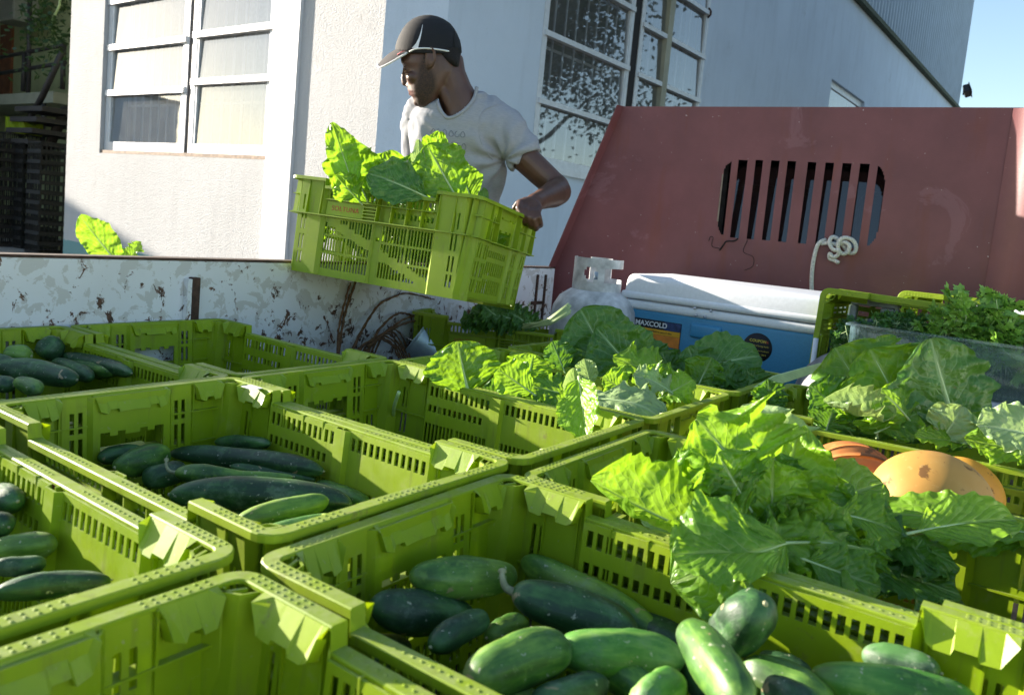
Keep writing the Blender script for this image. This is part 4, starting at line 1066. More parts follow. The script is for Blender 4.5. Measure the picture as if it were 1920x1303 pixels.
sqa=squash_mat('orange_squash_skin',(.26,.06,.02),(.42,.15,.04),(.55,.32,.12)); sqb=squash_mat('yellow_squash_skin',(.35,.17,.035),(.43,.25,.065),(.47,.32,.12)); sqc=squash_mat('amber_squash_skin',(.50,.20,.02),(.56,.28,.035),(.60,.36,.07))
squash(at(1592,900,1.36),.066,.078,(-.7,.75,.15),'reddish orange squash behind the lettuce, left of the other two',sqa)
squash(at(1742,948,1.20),.082,.088,(-.5,.7,.2),'big pale yellow squash in front of the two orange ones',sqb)
squash(at(1806,925,1.40),.060,.066,(-.2,.6,.5),'amber squash half hidden behind the big yellow one',sqc)
for x,y,r,lb in ((.84,-1.50,.085,'hidden squash at the left of the layer under the reddish one'),(.98,-1.52,.085,'hidden squash of the lower layer nearest the red printed crate'),(.90,-1.66,.085,'hidden squash of the lower layer under the pale yellow one'),(1.02,-1.70,.07,'smallest hidden squash of the lower layer, under the amber one')):
    squash((x,y,-.262+r),r,r,(.3,.2,1),lb,sqb)
# ================================================================ BUILDING
GZ=-.90
A0=Vector((-.467+4,-1.798+4.1,0)); Ad=Vector((.0295,1,0)).normalized(); An=Vector((-1,.0295,0)).normalized()
B0=Vector((-.467+4.3,-1.798+3.8,0)); Bd=Vector((1,-.025,0)).normalized(); Bn=Vector((-.025,-1,0)).normalized(); UZ=Vector((0,0,1))
def fa(x,y,off=0): P=pp(x,y,A0+An*off,An)-A0; return P.dot(Ad),P.z
def fb(x,y,off=0): P=pp(x,y,B0+Bn*off,Bn)-B0; return P.dot(Bd),P.z
BL=empty('white_building',(4.6,4,GZ),'white stucco building with two grids of metal framed windows behind the truck','building')
AM=frameM(A0,Ad,-An,UZ)     # local: s along, d into wall, z up
BMx=frameM(B0,Bd,-Bn,UZ)
def ab(bm,lo,hi,M_=AM,bev=0): box(bm,lo,hi,0,bev,2,M_)
def wallholes(bm,s0,s1,z0,z1,holes,th,M_):
    sb=uniq([s0,s1]+[v for h in holes for v in h[:2]]); zb=uniq([z0,z1]+[v for h in holes for v in h[2:]])
    panel(bm,sb,zb,lambda s,z:any(a<s<b and c<z<d for a,b,c,d in holes),lambda s,z:(M_@Vector((s,0,z)),(M_.to_3x3()@Vector((0,1,0)))),th)
    bmesh.ops.recalc_face_normals(bm,faces=bm.faces)
HT=5.2
sL,_=fa(124,300); wl,zs_=fa(186,287); wr,_=fa(497,285); sP,_=fa(500,250)
zsill=zs_
TEALZ=fa(150,452)[1]
holeA=(wr-.02,wl,zsill,3.4)
_ts=[n for n in M['stucco_a'].node_tree.nodes if n.type=='MATH' and n.operation=='GREATER_THAN']
for n in _ts: n.inputs[1].default_value=TEALZ
bm=B(); wallholes(bm,0,sL,GZ,HT,[holeA],.30,AM); mesh('sunlit_wall',bm,M['stucco_a'],BL)
# pilaster
pL,_=fa(545,300,.03); pl2,_=fa(500,300,.03)
bm=B(); pa=fa(515,250)[0]; 
ab(bm,(pL,-.03,GZ),(pl2+.02,-.0003,HT)); mesh('pilaster',bm,M['white_paint'],BL)
# chamfer + right wall
bm=B(); c0=A0;c1=B0
for lo,hi in ((GZ,HT),): quad(bm,(c0.x,c0.y,lo),(c1.x,c1.y,lo),(c1.x,c1.y,hi),(c0.x,c0.y,hi))
mesh('corner_face',bm,M['stucco_shade_blue'],BL)
frx,_=fb(1312,150); flx,_=fb(1004,200); _,zbB=fb(1050,322); sE_,_=fb(1797,180); _,zroof=fb(1690,97)
rB=fb(1312,195)[0]
holeB=(flx,rB,zbB,3.4)
sw0,zw1=fb(1560,148); sw1,_=fb(1622,186); _,zw0=fb(1560,230)
bm=B(); wallholes(bm,0,sE_,GZ,zroof,[holeB,(sw0,sw1,zw0-.3,zw1)],.28,BMx); mesh('shaded_wall',bm,M['stucco_shade_blue'],BL)
# upper corrugated cladding
bm=B(); n=int((sE_+.0)/.034); pts=[]
for i in range(n+1):
    s=i*.034; ph=i%6; d=-.045 if ph in (0,1) else (.0 if ph in (3,4) else -.0); pts.append((s,d-.02))
lo=[bm.verts.new(BMx@Vector((s,d,zroof+.08))) for s,d in pts]; hi=[bm.verts.new(BMx@Vector((s,d,zroof+4))) for s,d in pts]
for i in range(len(pts)-1): bm.faces.new((lo[i],lo[i+1],hi[i+1],hi[i]))
mesh('corrugated_cladding',bm,M['corr'],BL)
bm=B(); ab(bm,(0,-.10,zroof+.003),(sE_+.01,.02,zroof+.075),BMx); mesh('roof_edge',bm,M['gutter'],BL)
bm=B(); ab(bm,(sE_+.003,-.03,GZ),(sE_+.035,.3,zroof+4),BMx); ab(bm,(sE_+.0355,.0,GZ),(sE_+.05,9,zroof+4),BMx); mesh('end_trim',bm,M['corr'],BL)
# body of the building
bm=B(); ab(bm,(.02,3.2,GZ),(sE_,3.3,zroof+3),BMx); ab(bm,(-.2,.31,3.6),(sE_,3.2,3.7),BMx); 
ab(bm,(-.3,3.5,GZ),(sL,3.6,HT),AM); ab(bm,(sL-.3,.301,GZ),(sL-.02,3.5,HT),AM); ab(bm,(-2,.302,3.75),(sL-.4,3.4,3.85),AM); 
mesh('inner_walls',bm,M['interior2'],BL)
# windows -----------------------------------------------------------------
def casement(parent,M_,s0,s1,z0,z1,rails,d,fw,glassm,flip=1):
    """frame with horizontal rails and a pane between each pair"""
    bm=B(); ab(bm,(s0,d,z0),(s0+fw,d+.045,z1),M_); ab(bm,(s1-fw,d,z0),(s1,d+.045,z1),M_)
    zz=[z0]+rails+[z1]
    ab(bm,(s0+fw+.0005,d+.002,z0),(s1-fw-.0005,d+.043,z0+fw*1.3),M_)
    for r in rails: ab(bm,(s0+fw*.35,d-.022,r-fw*.5),(s1-fw*.35,d+.038,r+fw*.35),M_); 
    fr=mesh('window_frame',bm,M['alu'] if M_ is BMx else M['white_paint'],parent)
    for a,b_ in zip(zz,zz[1:]):
        bm=B(); tilt=.018
        p=[(s0+fw,d+.015-tilt*0,a+fw*.4),(s1-fw,d+.015,a+fw*.4),(s1-fw,d+.030,b_-fw*.4),(s0+fw,d+.030,b_-fw*.4)]
        if M_ is AM: p=p[::-1]
        bm.faces.new([bm.verts.new(M_@Vector(v)) for v in p]); mesh('pane',bm,glassm,fr)
        w=fw*.45
        bm=B(); ab(bm,(s0+fw+.001,d+.004,a+fw*.45),(s0+fw+w,d+.036,b_-fw*.5),M_); mesh('pane_trim',bm,M['alu'],fr)
        bm=B(); ab(bm,(s1-fw-w,d+.004,a+fw*.45),(s1-fw-.001,d+.036,b_-fw*.5),M_); mesh('pane_trim',bm,M['alu'],fr)
WA=[]
d=.04
mL,_=fa(346,250,-d); mR,_=fa(353,250,-d); zb0=fa(270,270,-d)[1]; r1=fa(300,170,-d)[1]; r2=fa(300,79,-d)[1]
rr=[r1,r2,r2+(r2-r1),r2+2*(r2-r1)]; zb0=min(zb0,r1-.2)
rq1=fa(430,150,-d)[1]; rq2=fa(430,58,-d)[1]; rr2=[rq1,rq2,rq2+(rq2-rq1),rq2+2*(rq2-rq1)]
casement(BL,AM,mL+.003,wl-.01,zsill+.035,3.3,rr,d,.062,M['glass_a'])
casement(BL,AM,wr-.0,mR-.003,zsill+.035,3.3,rr2,d,.062,M['glass_a'])
bm=B(); ab(bm,(mR-.002,d+.01,zsill+.03),(mL+.002,d+.04,3.3)); mesh('mullion_gap',bm,M['steel_dark'],BL)
bm=B(); ab(bm,(wr,d-.03,zsill+.002),(wl-.002,d+.10,zsill+.032)); mesh('sill',bm,M['sill'],BL)
def bars(M_,s0,s1,z0,z1,d,n,hz,mat,name='security_bars',r=.0105):
    bm=B()
    for i in range(n+1):
        s=s0+(s1-s0)*i/n; ab(bm,(s-r,d,z0),(s+r,d+.012,z1),M_)
    for z in hz: ab(bm,(s0,d+.0125,z-.012),(s1,d+.018,z+.012),M_)
    return mesh(name,bm,mat,BL)
bars(AM,wr,wl,zsill,3.3,.26,18,[zsill+.5,zsill+1.1,zsill+1.7],M['white_paint'])
bm=B(); ab(bm,(-.1,.9,GZ),(sL-.35,.93,3.5)); mesh('curtain',bm,simple('pale_blind',(.50,.54,.58),.9),BL)
# right window
bx1,_=fb(1176,100,-d); bx2,_=fb(1190,100,-d)
ra=fb(1080,212,-d)[1]; rb=fb(1100,98,-d)[1]; st=rb-ra
casement(BL,BMx,flx+.004,bx1,zbB+.03,3.3,[ra,rb,rb+st,rb+2*st,rb+3*st],d-.04,.05,M['glass_b'])
ra2=fb(1250,74,-d)[1]; rb2=fb(1250,166,-d)[1]; st2=ra2-rb2
casement(BL,BMx,bx2,rB-.004,zbB+.03,3.3,[rb2-st2,rb2,ra2,ra2+st2,ra2+2*st2],d-.04,.05,M['glass_b'])
bm=B(); ab(bm,(bx1+.001,d-.03,zbB),(bx2-.001,d+.01,3.3),BMx); mesh('mullion_gap',bm,M['dark'],BL)
bm=B(); ab(bm,(flx-.02,-.03,zbB-.03),(rB+.02,.10,zbB+.028),BMx); mesh('sill',bm,M['alu'],BL)
bars(BMx,flx,bx1+.05,zbB,3.3,.12,9,[zbB+.42,zbB+1.0,zbB+1.6],M['white_paint']); bars(BMx,bx2,rB,zbB,3.3,.12,7,[zbB+.42,zbB+1.0],M['white_paint'])
bm=B(); ab(bm,(flx+.1,1.2,zbB-.3),(flx+.28,1.4,1.75),BMx); mesh('stored_boxes',bm,simple('carton',(.45,.30,.16),.8),BL)
# small window right
bm=B(); ab(bm,(sw0+.002,.05,zw0-.3),(sw0+.04,.09,zw1),BMx); ab(bm,(sw1-.04,.05,zw0-.3),(sw1-.002,.09,zw1),BMx); ab(bm,(sw0+.041,.05,zw1-.10),(sw1-.041,.09,zw1-.002),BMx); sf=mesh('small_window',bm,M['alu'],BL)
bm=B(); bm.faces.new([bm.verts.new(BMx@Vector(v)) for v in ((sw0+.03,.07,zw0-.3),(sw1-.03,.07,zw0-.3),(sw1-.03,.07,zw1-.09),(sw0+.03,.07,zw1-.09))]); mesh('pane',bm,M['glass_a'],sf)
bm=B(); hk,hz0=fb(1328,25); tube(bm,[BMx@Vector((hk,-.001,hz0-.05)),BMx@Vector((hk,-.03,hz0-.02)),BMx@Vector((hk,-.03,hz0+.01)),BMx@Vector((hk,-.001,hz0+.05))],.012,8); mesh('wall_hook',bm,M['rust'],BL)
# floodlight on the corner
FP=BMx@Vector((sE_+.05,-.10,fb(1795,165)[1])); FL=empty('floodlight',FP,'small dark floodlight on the corner of the corrugated wall','floodlight')
bm=B(); MM=Matrix.Translation(FP+Vector((.07,-.06,0)))@Matrix.Rotation(.5,4,'Y')@Matrix.Rotation(-.4,4,'X'); box(bm,(-.13,-.07,-.12),(.13,.07,.12),0,.02,2,MM); box(bm,(-.15,-.09,-.14),(.15,-.072,.14),0,0,2,MM); mesh('lamp_head',bm,M['steel_dark'],FL)
bm=B(); tube(bm,[FP,FP+Vector((.03,-.02,0)),FP+Vector((.04,-.03,-.02))],.018,8); tube(bm,[FP+Vector((.0,.0,-.12)),FP+Vector((0,0,.02))],.02,8); mesh('bracket',bm,M['steel_dark'],FL)
# ---------------------------------------------------------------- open hall at the left
HX=-.467+8.; 
HL_=empty('open_hall',(6,12,GZ),'dark open hall with a landing seen past the left end of the white wall','building')
HP=Vector((HX,0,0)); Hn=Vector((-1,.0295,0)).normalized(); Hd=Vector((.0295,1,0)).normalized()
HM=frameM(HP,Hd,-Hn,UZ)
def fh(x,y,off=0): P=pp(x,y,HP+Hn*off,Hn)-HP; return P.dot(Hd),P.z
def hbx(bm,lo,hi,bev=0): box(bm,lo,hi,0,bev,2,HM)
hall_z=fh(60,455)[1]
bm=B(); hbx(bm,(5,0,GZ-.2),(22,.2,6.5)); mesh('back_wall',bm,M['interior'],HL_)
bm=B(); hbx(bm,(22.001,-5,GZ-.2),(22.3,.2,6.5)); hbx(bm,(5,-4.4,6.501),(22.3,.2,6.7)); hbx(bm,(15.5,-4.35,GZ),(22,-4.05,6.5)); hbx(bm,(5.0,-3.7,5.3),(22,-3.6,6.5)); mesh('outer_shell',bm,M['stucco_shade_blue'],HL_)
bm=B(); hbx(bm,(5,-4.0,GZ-.1),(22,-.001,GZ+.02)); mesh('hall_floor',bm,M['concrete'],HL_)
_,zl1=fh(40,175,1.2); _,zl0=fh(40,195,1.2)
bm=B(); hbx(bm,(14.0,-1.2,zl0),(22,-.002,zl1)); mesh('landing',bm,M['interior2'],HL_)
bm=B(); q0,_=fh(27,60); q1,_=fh(6,60); hbx(bm,(min(q0,q1),-.06,zl1),(max(q0,q1),-.003,fh(15,48)[1])); mesh('brown_door',bm,M['door_brown'],HL_)
bm=B()
def hp(x,y,off): return pp(x,y,HP+Hn*off,Hn)
for (xa,ya,xb,yb) in ((0,108,122,85),(0,138,122,118)): tube(bm,[hp(xa-5,ya+1,1.15),hp(xb,yb,1.15)],.04,8)
for x,yt,yb in ((46,100,172),(56,-5,176),(120,85,168),(83,178,268)): tube(bm,[hp(x,yt,1.15),hp(x-3,yb,1.15)],.045,8)
mesh('railing',bm,M['steel_dark'],HL_)
bm=B(); tube(bm,[hp(118,95,1.6),hp(80,180,1.6),hp(38,255,1.6)],.055,8)
for k in range(7):
    x=98+k*4-24+20; y=213+k*14
    a=hp(118-k*7,210+k*14-0,1.5)
for k,(x,y) in enumerate(((110,213),(100,232),(92,252),(84,272),(76,290))): c=hp(x,y,1.5); box(bm,(c.x-.5,c.y-.5,c.z-.04),(c.x+.5,c.y+.5,c.z+.04))
tube(bm,[hp(124,205,1.4),hp(92,275,1.4),hp(70,320,1.4)],.09,8); mesh('staircase',bm,M['steel_dark'],HL_)
bm=B(); c=hp(33,20,.6); box(bm,(c.x-.25,c.y-.42,c.z-.28),(c.x+.25,c.y+.42,c.z+.28),0,.03)
for k in range(8): box(bm,(c.x-.262,c.y-.38,c.z-.22+k*.055),(c.x-.251,c.y+.38,c.z-.20+k*.055))
tag(mesh('air_conditioner',bm,simple('ac_paint',(.30,.31,.28),.6)),'boxy air conditioner unit high on the dark hall wall','air conditioner')
# hanging plant at the top of the opening
HPn=empty('hanging_plant',hp(100,20,2.5),'dark leafy plant hanging at the top of the hall opening','plant')
bm=B(); r=random.Random(3); C0=hp(112,10,2.5)
for i in range(520):
    t=r.random(); P=C0+Vector((r.gauss(0,.15),r.uniform(-.35,1.3)*(1-t*.4),r.uniform(-.9*(.3+r.random()),.6))); d=Vector((r.gauss(0,1),r.gauss(0,1),r.gauss(-.4,.6))).normalized()*.11; w=d.orthogonal().normalized()*.035
    v=[bm.verts.new(q) for q in (P,P+d*.5+w,P+d,P+d*.5-w)]; bm.faces.new(v)
mesh('foliage',bm,leaf_mat('plant_leaf',(.02,.05,.015),(.04,.09,.02),(.05,.1,.03),.2,(.1,.2,.02)),HPn)
bm=B(); tube(bm,[C0+Vector((0,0,1)),C0,C0+Vector((0,.3,-.3))],.02,6); mesh('stem',bm,M['rib'],HPn)
# stacks of dark crates inside
bm=B(); W_,D_,H_=.60,.50,.157
box(bm,(-W_/2,-D_/2,0),(W_/2,D_/2,.012))
for sx in (1,-1):
    box(bm,(sx*W_/2-.012*(sx>0),-D_/2,.0125),(sx*W_/2+.012*(sx<0),D_/2,.05)); box(bm,(sx*W_/2-.012*(sx>0),-D_/2,.17),(sx*W_/2+.012*(sx<0),D_/2,H_-.004))
    box(bm,(-W_/2+.0125,sx*D_/2-.012*(sx>0),.0125),(W_/2-.0125,sx*D_/2+.012*(sx<0),.05)); box(bm,(-W_/2+.0125,sx*D_/2-.012*(sx>0),.17),(W_/2-.0125,sx*D_/2+.012*(sx<0),H_-.004))
    for k in range(9):
        y=-D_/2+.02+k*(D_-.04)/8; box(bm,(sx*W_/2-.011*(sx>0)+.001*(sx<0),y-.006,.0505),(sx*W_/2+.011*(sx<0)-.001*(sx>0),y+.006,.1695))
        x=-W_/2+.02+k*(W_-.04)/8; box(bm,(x-.006,sx*D_/2-.011*(sx>0)+.001*(sx<0),.0505),(x+.006,sx*D_/2+.011*(sx<0)-.001*(sx>0),.1695))
box(bm,(-W_/2-.015,-D_/2-.015,H_-.0035),(-W_/2+.02,D_/2+.015,H_+.004)); box(bm,(W_/2-.02,-D_/2-.015,H_-.0035),(W_/2+.015,D_/2+.015,H_+.004)); box(bm,(-W_/2+.0205,-D_/2-.015,H_-.0035),(W_/2-.0205,-D_/2+.02,H_+.004)); box(bm,(-W_/2+.0205,D_/2-.02,H_-.0035),(W_/2-.0205,D_/2+.015,H_+.004))
base_o=mesh('stacking_crate',bm,M['black_plastic'],local=True)
stk=[(100,445,11,1.9),(66,447,11,1.7),(32,449,12,1.8),(4,452,11,2.1)]; first=True
names=['stack nearest the white wall end,','second stack from the wall end','third stack from the wall end','stack cut by the left picture edge']
for si,(x,y,nn_,off) in enumerate(stk):
    s_,_=fh(x,300,off); P=HM@Vector((s_,-off,0)); 
    for k in range(nn_):
        o=base_o if first else base_o.copy()
        if not first: COL.objects.link(o)
        first=False
        o.location=(P.x,P.y,GZ+.022+k*(H_+.0085)); o.rotation_euler=(0,0,random.Random(si*20+k).uniform(-.03,.03)-.03)
        tag(o,'black slatted crate in the %s dark hall'%names[si],'crate','black crates stacked in the dark hall')
    if si==2: topP=Vector((P.x,P.y,GZ+.03+nn_*(H_+.0085)))
crate(TR(topP.x,topP.y-.25,topP.z+.262,4,3)@Matrix.Diagonal((1.,1.,1.,1)),'green crate lying on top of the black stacks in the dark hall')
# unseen block added beyond the left edge to cast the wall's slanting shadow
NB=empty('shadow_block',(1,24,GZ),'unseen low block added at the left to throw shade on the white wall','building')
bm=B(); box(bm,(-5.5,22.3,GZ),(3.0,27,3.66)); mesh('wall',bm,M['stucco_shade_blue'],NB)
bm=B(); box(bm,(-5.6,22.2,3.661),(3.1,27.1,3.75)); mesh('roof',bm,M['concrete'],NB)
# ground
bm=B(); quad(bm,(-250,-250,GZ),(250,-250,GZ),(250,250,GZ),(-250,250,GZ)); gm=simple('yard_ground',(.20,.18,.15),.95,scale=.8,var=.3,bump=.3,dist=.02); tag(mesh('ground',bm,gm),kind='structure')
# leaves showing above the side wall at the left
pl=empty('leafy_plant',at(215,520,2.45),'young leafy plant standing up behind the truck side, left of the window pilaster','plant')
lp(pl,232,505,150,404,2.4,56,'m',nrm=(.5,.3,1),ruf=.10,fold=.2,sag=-.08,seed=200,stalk=.02,pucker=.05)
lp(pl,236,500,264,453,2.42,34,'m',nrm=(-.3,.3,1),ruf=.16,fold=.3,seed=201,stalk=.05,pucker=.06)
lp(pl,230,500,238,470,2.45,24,'d',nrm=(0,.3,1),ruf=.12,fold=.3,seed=202,stalk=.05)
bm=B(); g=at(232,505,2.42); tube(bm,[(g.x,g.y,GZ),(g.x+.02,g.y,-.4),g],[.014,.011,.007],8); mesh('stem',bm,M['rib'],pl)
# trees that the right window mirrors, behind the photographer
def tree(name,x,y,h,cr,label,seed):
    T=empty('broadleaf_tree',(x,y,GZ),label,'tree','trees across the yard')
    r=random.Random(seed); bm=B(); tube(bm,[(x,y,GZ),(x+.1,y,GZ+h*.3),(x,y+.1,GZ+h*.6)],[.28,.2,.12],10)
    for k in range(9):
        a=r.uniform(0,6.3); q=Vector((x,y,GZ+h*r.uniform(.3,.6))); tube(bm,[q,q+Vector((math.cos(a),math.sin(a),.7))*cr*.5,q+Vector((math.cos(a),math.sin(a),.8))*cr*.9],[.09,.05,.02],6)
    mesh('trunk',bm,simple('bark',(.10,.08,.06),.9,bump=.5),T)
    bm=B(); cl=[Vector((x,y,GZ+h*.68))+Vector((r.gauss(0,1),r.gauss(0,1),r.gauss(0,.8)))*cr*.55 for _ in range(34)]
    for i in range(34000):
        c=r.choice(cl); P=c+Vector((r.gauss(0,1),r.gauss(0,1),r.gauss(0,.8)))*cr*.20; d=Vector((r.gauss(0,1),r.gauss(0,1),r.gauss(0,1))).normalized()*.11; w=d.orthogonal().normalized()*.035
        bm.faces.new([bm.verts.new(q) for q in (P,P+d*.5+w,P+d,P+d*.5-w)])
    mesh('crown',bm,M['treeleaf'],T)
M['treeleaf']=simple('tree_leaf',(.035,.07,.02),.6,var=.3,bump=0)
tree('t',13.0,-5.5,8.5,2.9,'broadleaf tree across the yard, mirrored in the right window',1)
tree('t',9.2,-7.6,8.0,2.7,'second broadleaf tree across the yard, nearer the truck',2)
# ================================================================ MAN
from mathutils.bvhtree import BVHTree
def R3(v):
    v=Vector(v); th=v.length; return Matrix.Rotation(th,3,v.normalized())
RC=R3((-.086,.117,-1.405)); 
# fitted pose had its long side along local x: turn the crate model (long side = y) by -90
KS=1.0
MC=Matrix.Translation((1.266,-.215,.364))@RC.to_4x4()@Matrix.Rotation(-PI/2,4,'Z')
MC0=MC
def loft(bm,rows,n=28,pw=2.3,cap=True):
    """rows: (frontpt, backpt, halfwidth vector) -> superellipse rings"""
    rings=[]
    for f,b_,w in rows:
        c=(f+b_)/2; a=(b_-f)/2; r=[]
        for k in range(n):
            t=2*PI*k/n; cx,sx=math.cos(t),math.sin(t)
            r.append(bm.verts.new(c+a*math.copysign(abs(cx)**(2/pw),cx)+w*math.copysign(abs(sx)**(2/pw),sx)))
        rings.append(r)
    for a,b_ in zip(rings,rings[1:]):
        for k in range(n): bm.faces.new((a[k],a[(k+1)%n],b_[(k+1)%n],b_[k]))
    if cap: bm.faces.new(rings[0][::-1]); bm.faces.new(rings[-1])
def ell(bm,c,r,ax=None,n=16):
    """ellipsoid with radii along RIGHT, UP, toward camera (or given axes)"""
    ax=ax or (RIGHT,UPV,-FWD); m=Matrix((ax[0],ax[1],ax[2])).transposed(); R_=[]
    for i in range(n+1):
        th=PI*i/n; R_.append([bm.verts.new(Vector(c)+m@Vector((r[0]*math.sin(th)*math.cos(2*PI*k/n),r[1]*math.cos(th),r[2]*math.sin(th)*math.sin(2*PI*k/n)))) for k in range(n)])
    for a,b_ in zip(R_,R_[1:]):
        for k in range(n): bm.faces.new((a[k],a[(k+1)%n],b_[(k+1)%n],b_[k]))
    bmesh.ops.remove_doubles(bm,verts=R_[0]+R_[-1],dist=1e-6)
def ctube(bm,P,R,n=14):
    R=R if isinstance(R,(list,tuple)) else [R]*len(P)
    tube(bm,P,R,n); ell(bm,P[0],(R[0],)*3,n=10) if not isinstance(R[0],tuple) else None; ell(bm,P[-1],(R[-1],)*3,n=10) if not isinstance(R[-1],tuple) else None
def remesh(name,bm,vox,smooth,mat,parent,disp=None):
    me=bpy.data.meshes.new(name+'_src'); bmesh.ops.recalc_face_normals(bm,faces=bm.faces); bm.to_mesh(me); bm.free()
    o=bpy.data.objects.new('tmp',me); COL.objects.link(o)
    m=o.modifiers.new('r','REMESH'); m.mode='VOXEL'; m.voxel_size=vox; m.use_smooth_shade=True
    if smooth: s=o.modifiers.new('s','SMOOTH'); s.factor=.5; s.iterations=smooth
    bpy.context.view_layer.update()
    me2=bpy.data.meshes.new_from_object(o.evaluated_get(bpy.context.evaluated_depsgraph_get())); bpy.data.objects.remove(o); bpy.data.meshes.remove(me)
    me2.name=name; me2.materials.clear(); me2.materials.append(mat)
    if disp:
        nn=[v.normal.copy() for v in me2.vertices]
        for v,n_ in zip(me2.vertices,nn): v.co=v.co+n_*disp(v.co)
    for p in me2.polygons: p.use_smooth=True
    r=bpy.data.objects.new(name,me2); COL.objects.link(r)
    if parent:
        r.parent=parent; bpy.context.view_layer.update(); r.matrix_parent_inverse=parent.matrix_world.inverted()
    return r
def bvh(o):
    b=bmesh.new(); b.from_mesh(o.data); t=BVHTree.FromBMesh(b); b.free(); return t
def hit(t,x,y,fallback=2.5,off=.0):
    r=ray(x,y).normalized(); h=t.ray_cast(CAM,r)
    return (h[0]-r*off) if h[0] else at(x,y,fallback)
DH=2.52
def H(x,y,dz=0.): return at(x,y,DH-dz)
def RV(a,b,y): return -ray((a+b)/2,y)
MANX=empty('person',(1.82,.34,GZ),'man in a grey T-shirt and dark cap lifting a crate of lettuce','person')
# ---- skin
bm=B()
prof=[(40,776,838,.045),(60,760,856,.064),(80,753,862,.071),(100,752,863,.073),(110,751,863,.073),(118,752,862,.072),(126,758,861,.070),(134,760,860,.068),(142,760,854,.066),(150,762,848,.063),(158,763,842,.060),(165,764,838,.056),(171,765,832,.053),(174,768,829,.051),(178,768,826,.048),(183,774,822,.044),(189,776,816,.038),(195,780,809,.030),(200,786,803,.020)]
loft(bm,[(H(f,y),H(b_,y),RV(f,b_,y)*w) for y,f,b_,w in prof],pw=2.25)
S=.00168
def wid(x,y,dz0,rx,ry,rz_): ell(bm,H(x,y,dz0),(rx*S,ry*S,rz_))
for s in (1,-1):
    wid(762,119,s*.026,7,4,.022); wid(775,146,s*.040,13,11,.020); wid(765,160.5,s*.010,4.5,3.6,.0065)
    wid(764.5,131,s*.030,4.6,4.6,.012)
tube(bm,[H(760,124),H(758.5,136),H(757,147),H(759.5,157)],[.0065,.0075,.0095,.0105],12); wid(759.5,157,0,6.2,5.2,.0095)
wid(769.5,169.6,0,5.5,3.0,.022); wid(771.5,177,0,5.2,3.4,.019); wid(783,192,0,8,8,.020)
# ears
for s in (1,-1):
    ec=H(806,110,s*.073); ex_=(RIGHT*1.+(-FWD)*s*.35).normalized(); 
    ell(bm,ec,(.014,.030,.012),(ex_,(UPV+RIGHT*.12).normalized(),ex_.cross(UPV).normalized()))
    hp_=[H(800,104,s*.076),H(799,97,s*.080),H(803,92,s*.084),H(810,91,s*.086),H(815,98,s*.086),H(816,110,s*.084),H(812,119,s*.079),H(806,126,s*.074),H(801,122,s*.072)]
    ctube(bm,spline(hp_,4),.0040,8); wid(803,124,s*.073,4,5,.005)
# neck
tube(bm,[H(838,112,0),H(842,140,0),H(852,170,-.01),H(864,198,-.02),H(870,235,-.04)],[(.050,.052),(.051,.053),(.054,.056),(.064,.064),(.085,.09)],20)
tube(bm,[H(822,150,.02),H(838,180,.022),H(850,215,.015)],[.018,.020,.018],10)
# left arm (image right)
SH=at(945,228,2.56); EL=at(1043,350,2.55); WR=at(1011,376,2.335)
ctube(bm,[at(938,236,2.565),at(960,264,2.55),at(985,298,2.54),at(1015,326,2.545),at(1036,345,2.55),EL],[.042,.044,.045,.043,.041,.0405],18)
ctube(bm,[EL,at(1046,360,2.51),at(1037,365,2.455),at(1024,370,2.395),WR],[.0405,.0425,.041,.034,.0275],18)
# hand closed on the rim of the crate end
def fing(pts,R_): ctube(bm,[at(*p) for p in pts],R_,10)
PALM=at(994,387,2.280)
ell(bm,PALM,(.036,.026,.022),((RIGHT*.9-UPV*.35).normalized(),(UPV*.9+RIGHT*.35).normalized(),-FWD)); ctube(bm,[WR,at(1002,381,2.300),at(992,388,2.280)],[.0275,.028,.024],14)
for kx,ky,tx,ty,r in ((973,386,984,414,.0098),(985,391,995,420,.0102),(997,395,1004,424,.0100),(1008,395,1013,418,.0088)):
    fing([(kx+3,ky-6,2.270),(kx,ky+5,2.245),((kx+tx)/2,(ky+ty)/2+1,2.237),(tx,ty,2.248),(tx+1,ty+5,2.270),(tx-2,ty+3,2.290)],[r*1.05,r*1.08,r,r*.95,r*.9,r*.8])
fing([(1000,380,2.305),(984,377,2.313),(972,381,2.320),(965,390,2.323)],[.013,.0115,.0105,.009])
# right arm (mostly hidden by the lettuce)
S2=at(795,238,2.66); E2=at(783,318,2.80); HD2=MC0@Vector((-.08,-.285,.0)) 
ctube(bm,[S2,(S2+E2)/2,E2],[.044,.042,.040],16); W2=HD2+(E2-HD2).normalized()*.09; ctube(bm,[E2,(E2+W2)/2+Vector((0,0,-.01)),W2],[.042,.038,.027],16)
ell(bm,(HD2+W2)/2,(.03,.035,.03)); bx=MC0.to_3x3()@Vector((1,0,0)); bz=MC0.to_3x3()@Vector((0,0,1)); by=MC0.to_3x3()@Vector((0,1,0))
for k in range(4):
    q=HD2+bx*(-.03+.021*k)-by*.018; ctube(bm,[q+bz*.015,q+bz*-.01,q-bz*.03+by*.004,q-bz*.036+by*.02],[.0098,.0098,.0092,.0085],10)
ctube(bm,[HD2+bx*.035+bz*.02,HD2+bx*.04+bz*.016+by*.02,HD2+bx*.03+bz*.012+by*.045],[.012,.011,.009],10)
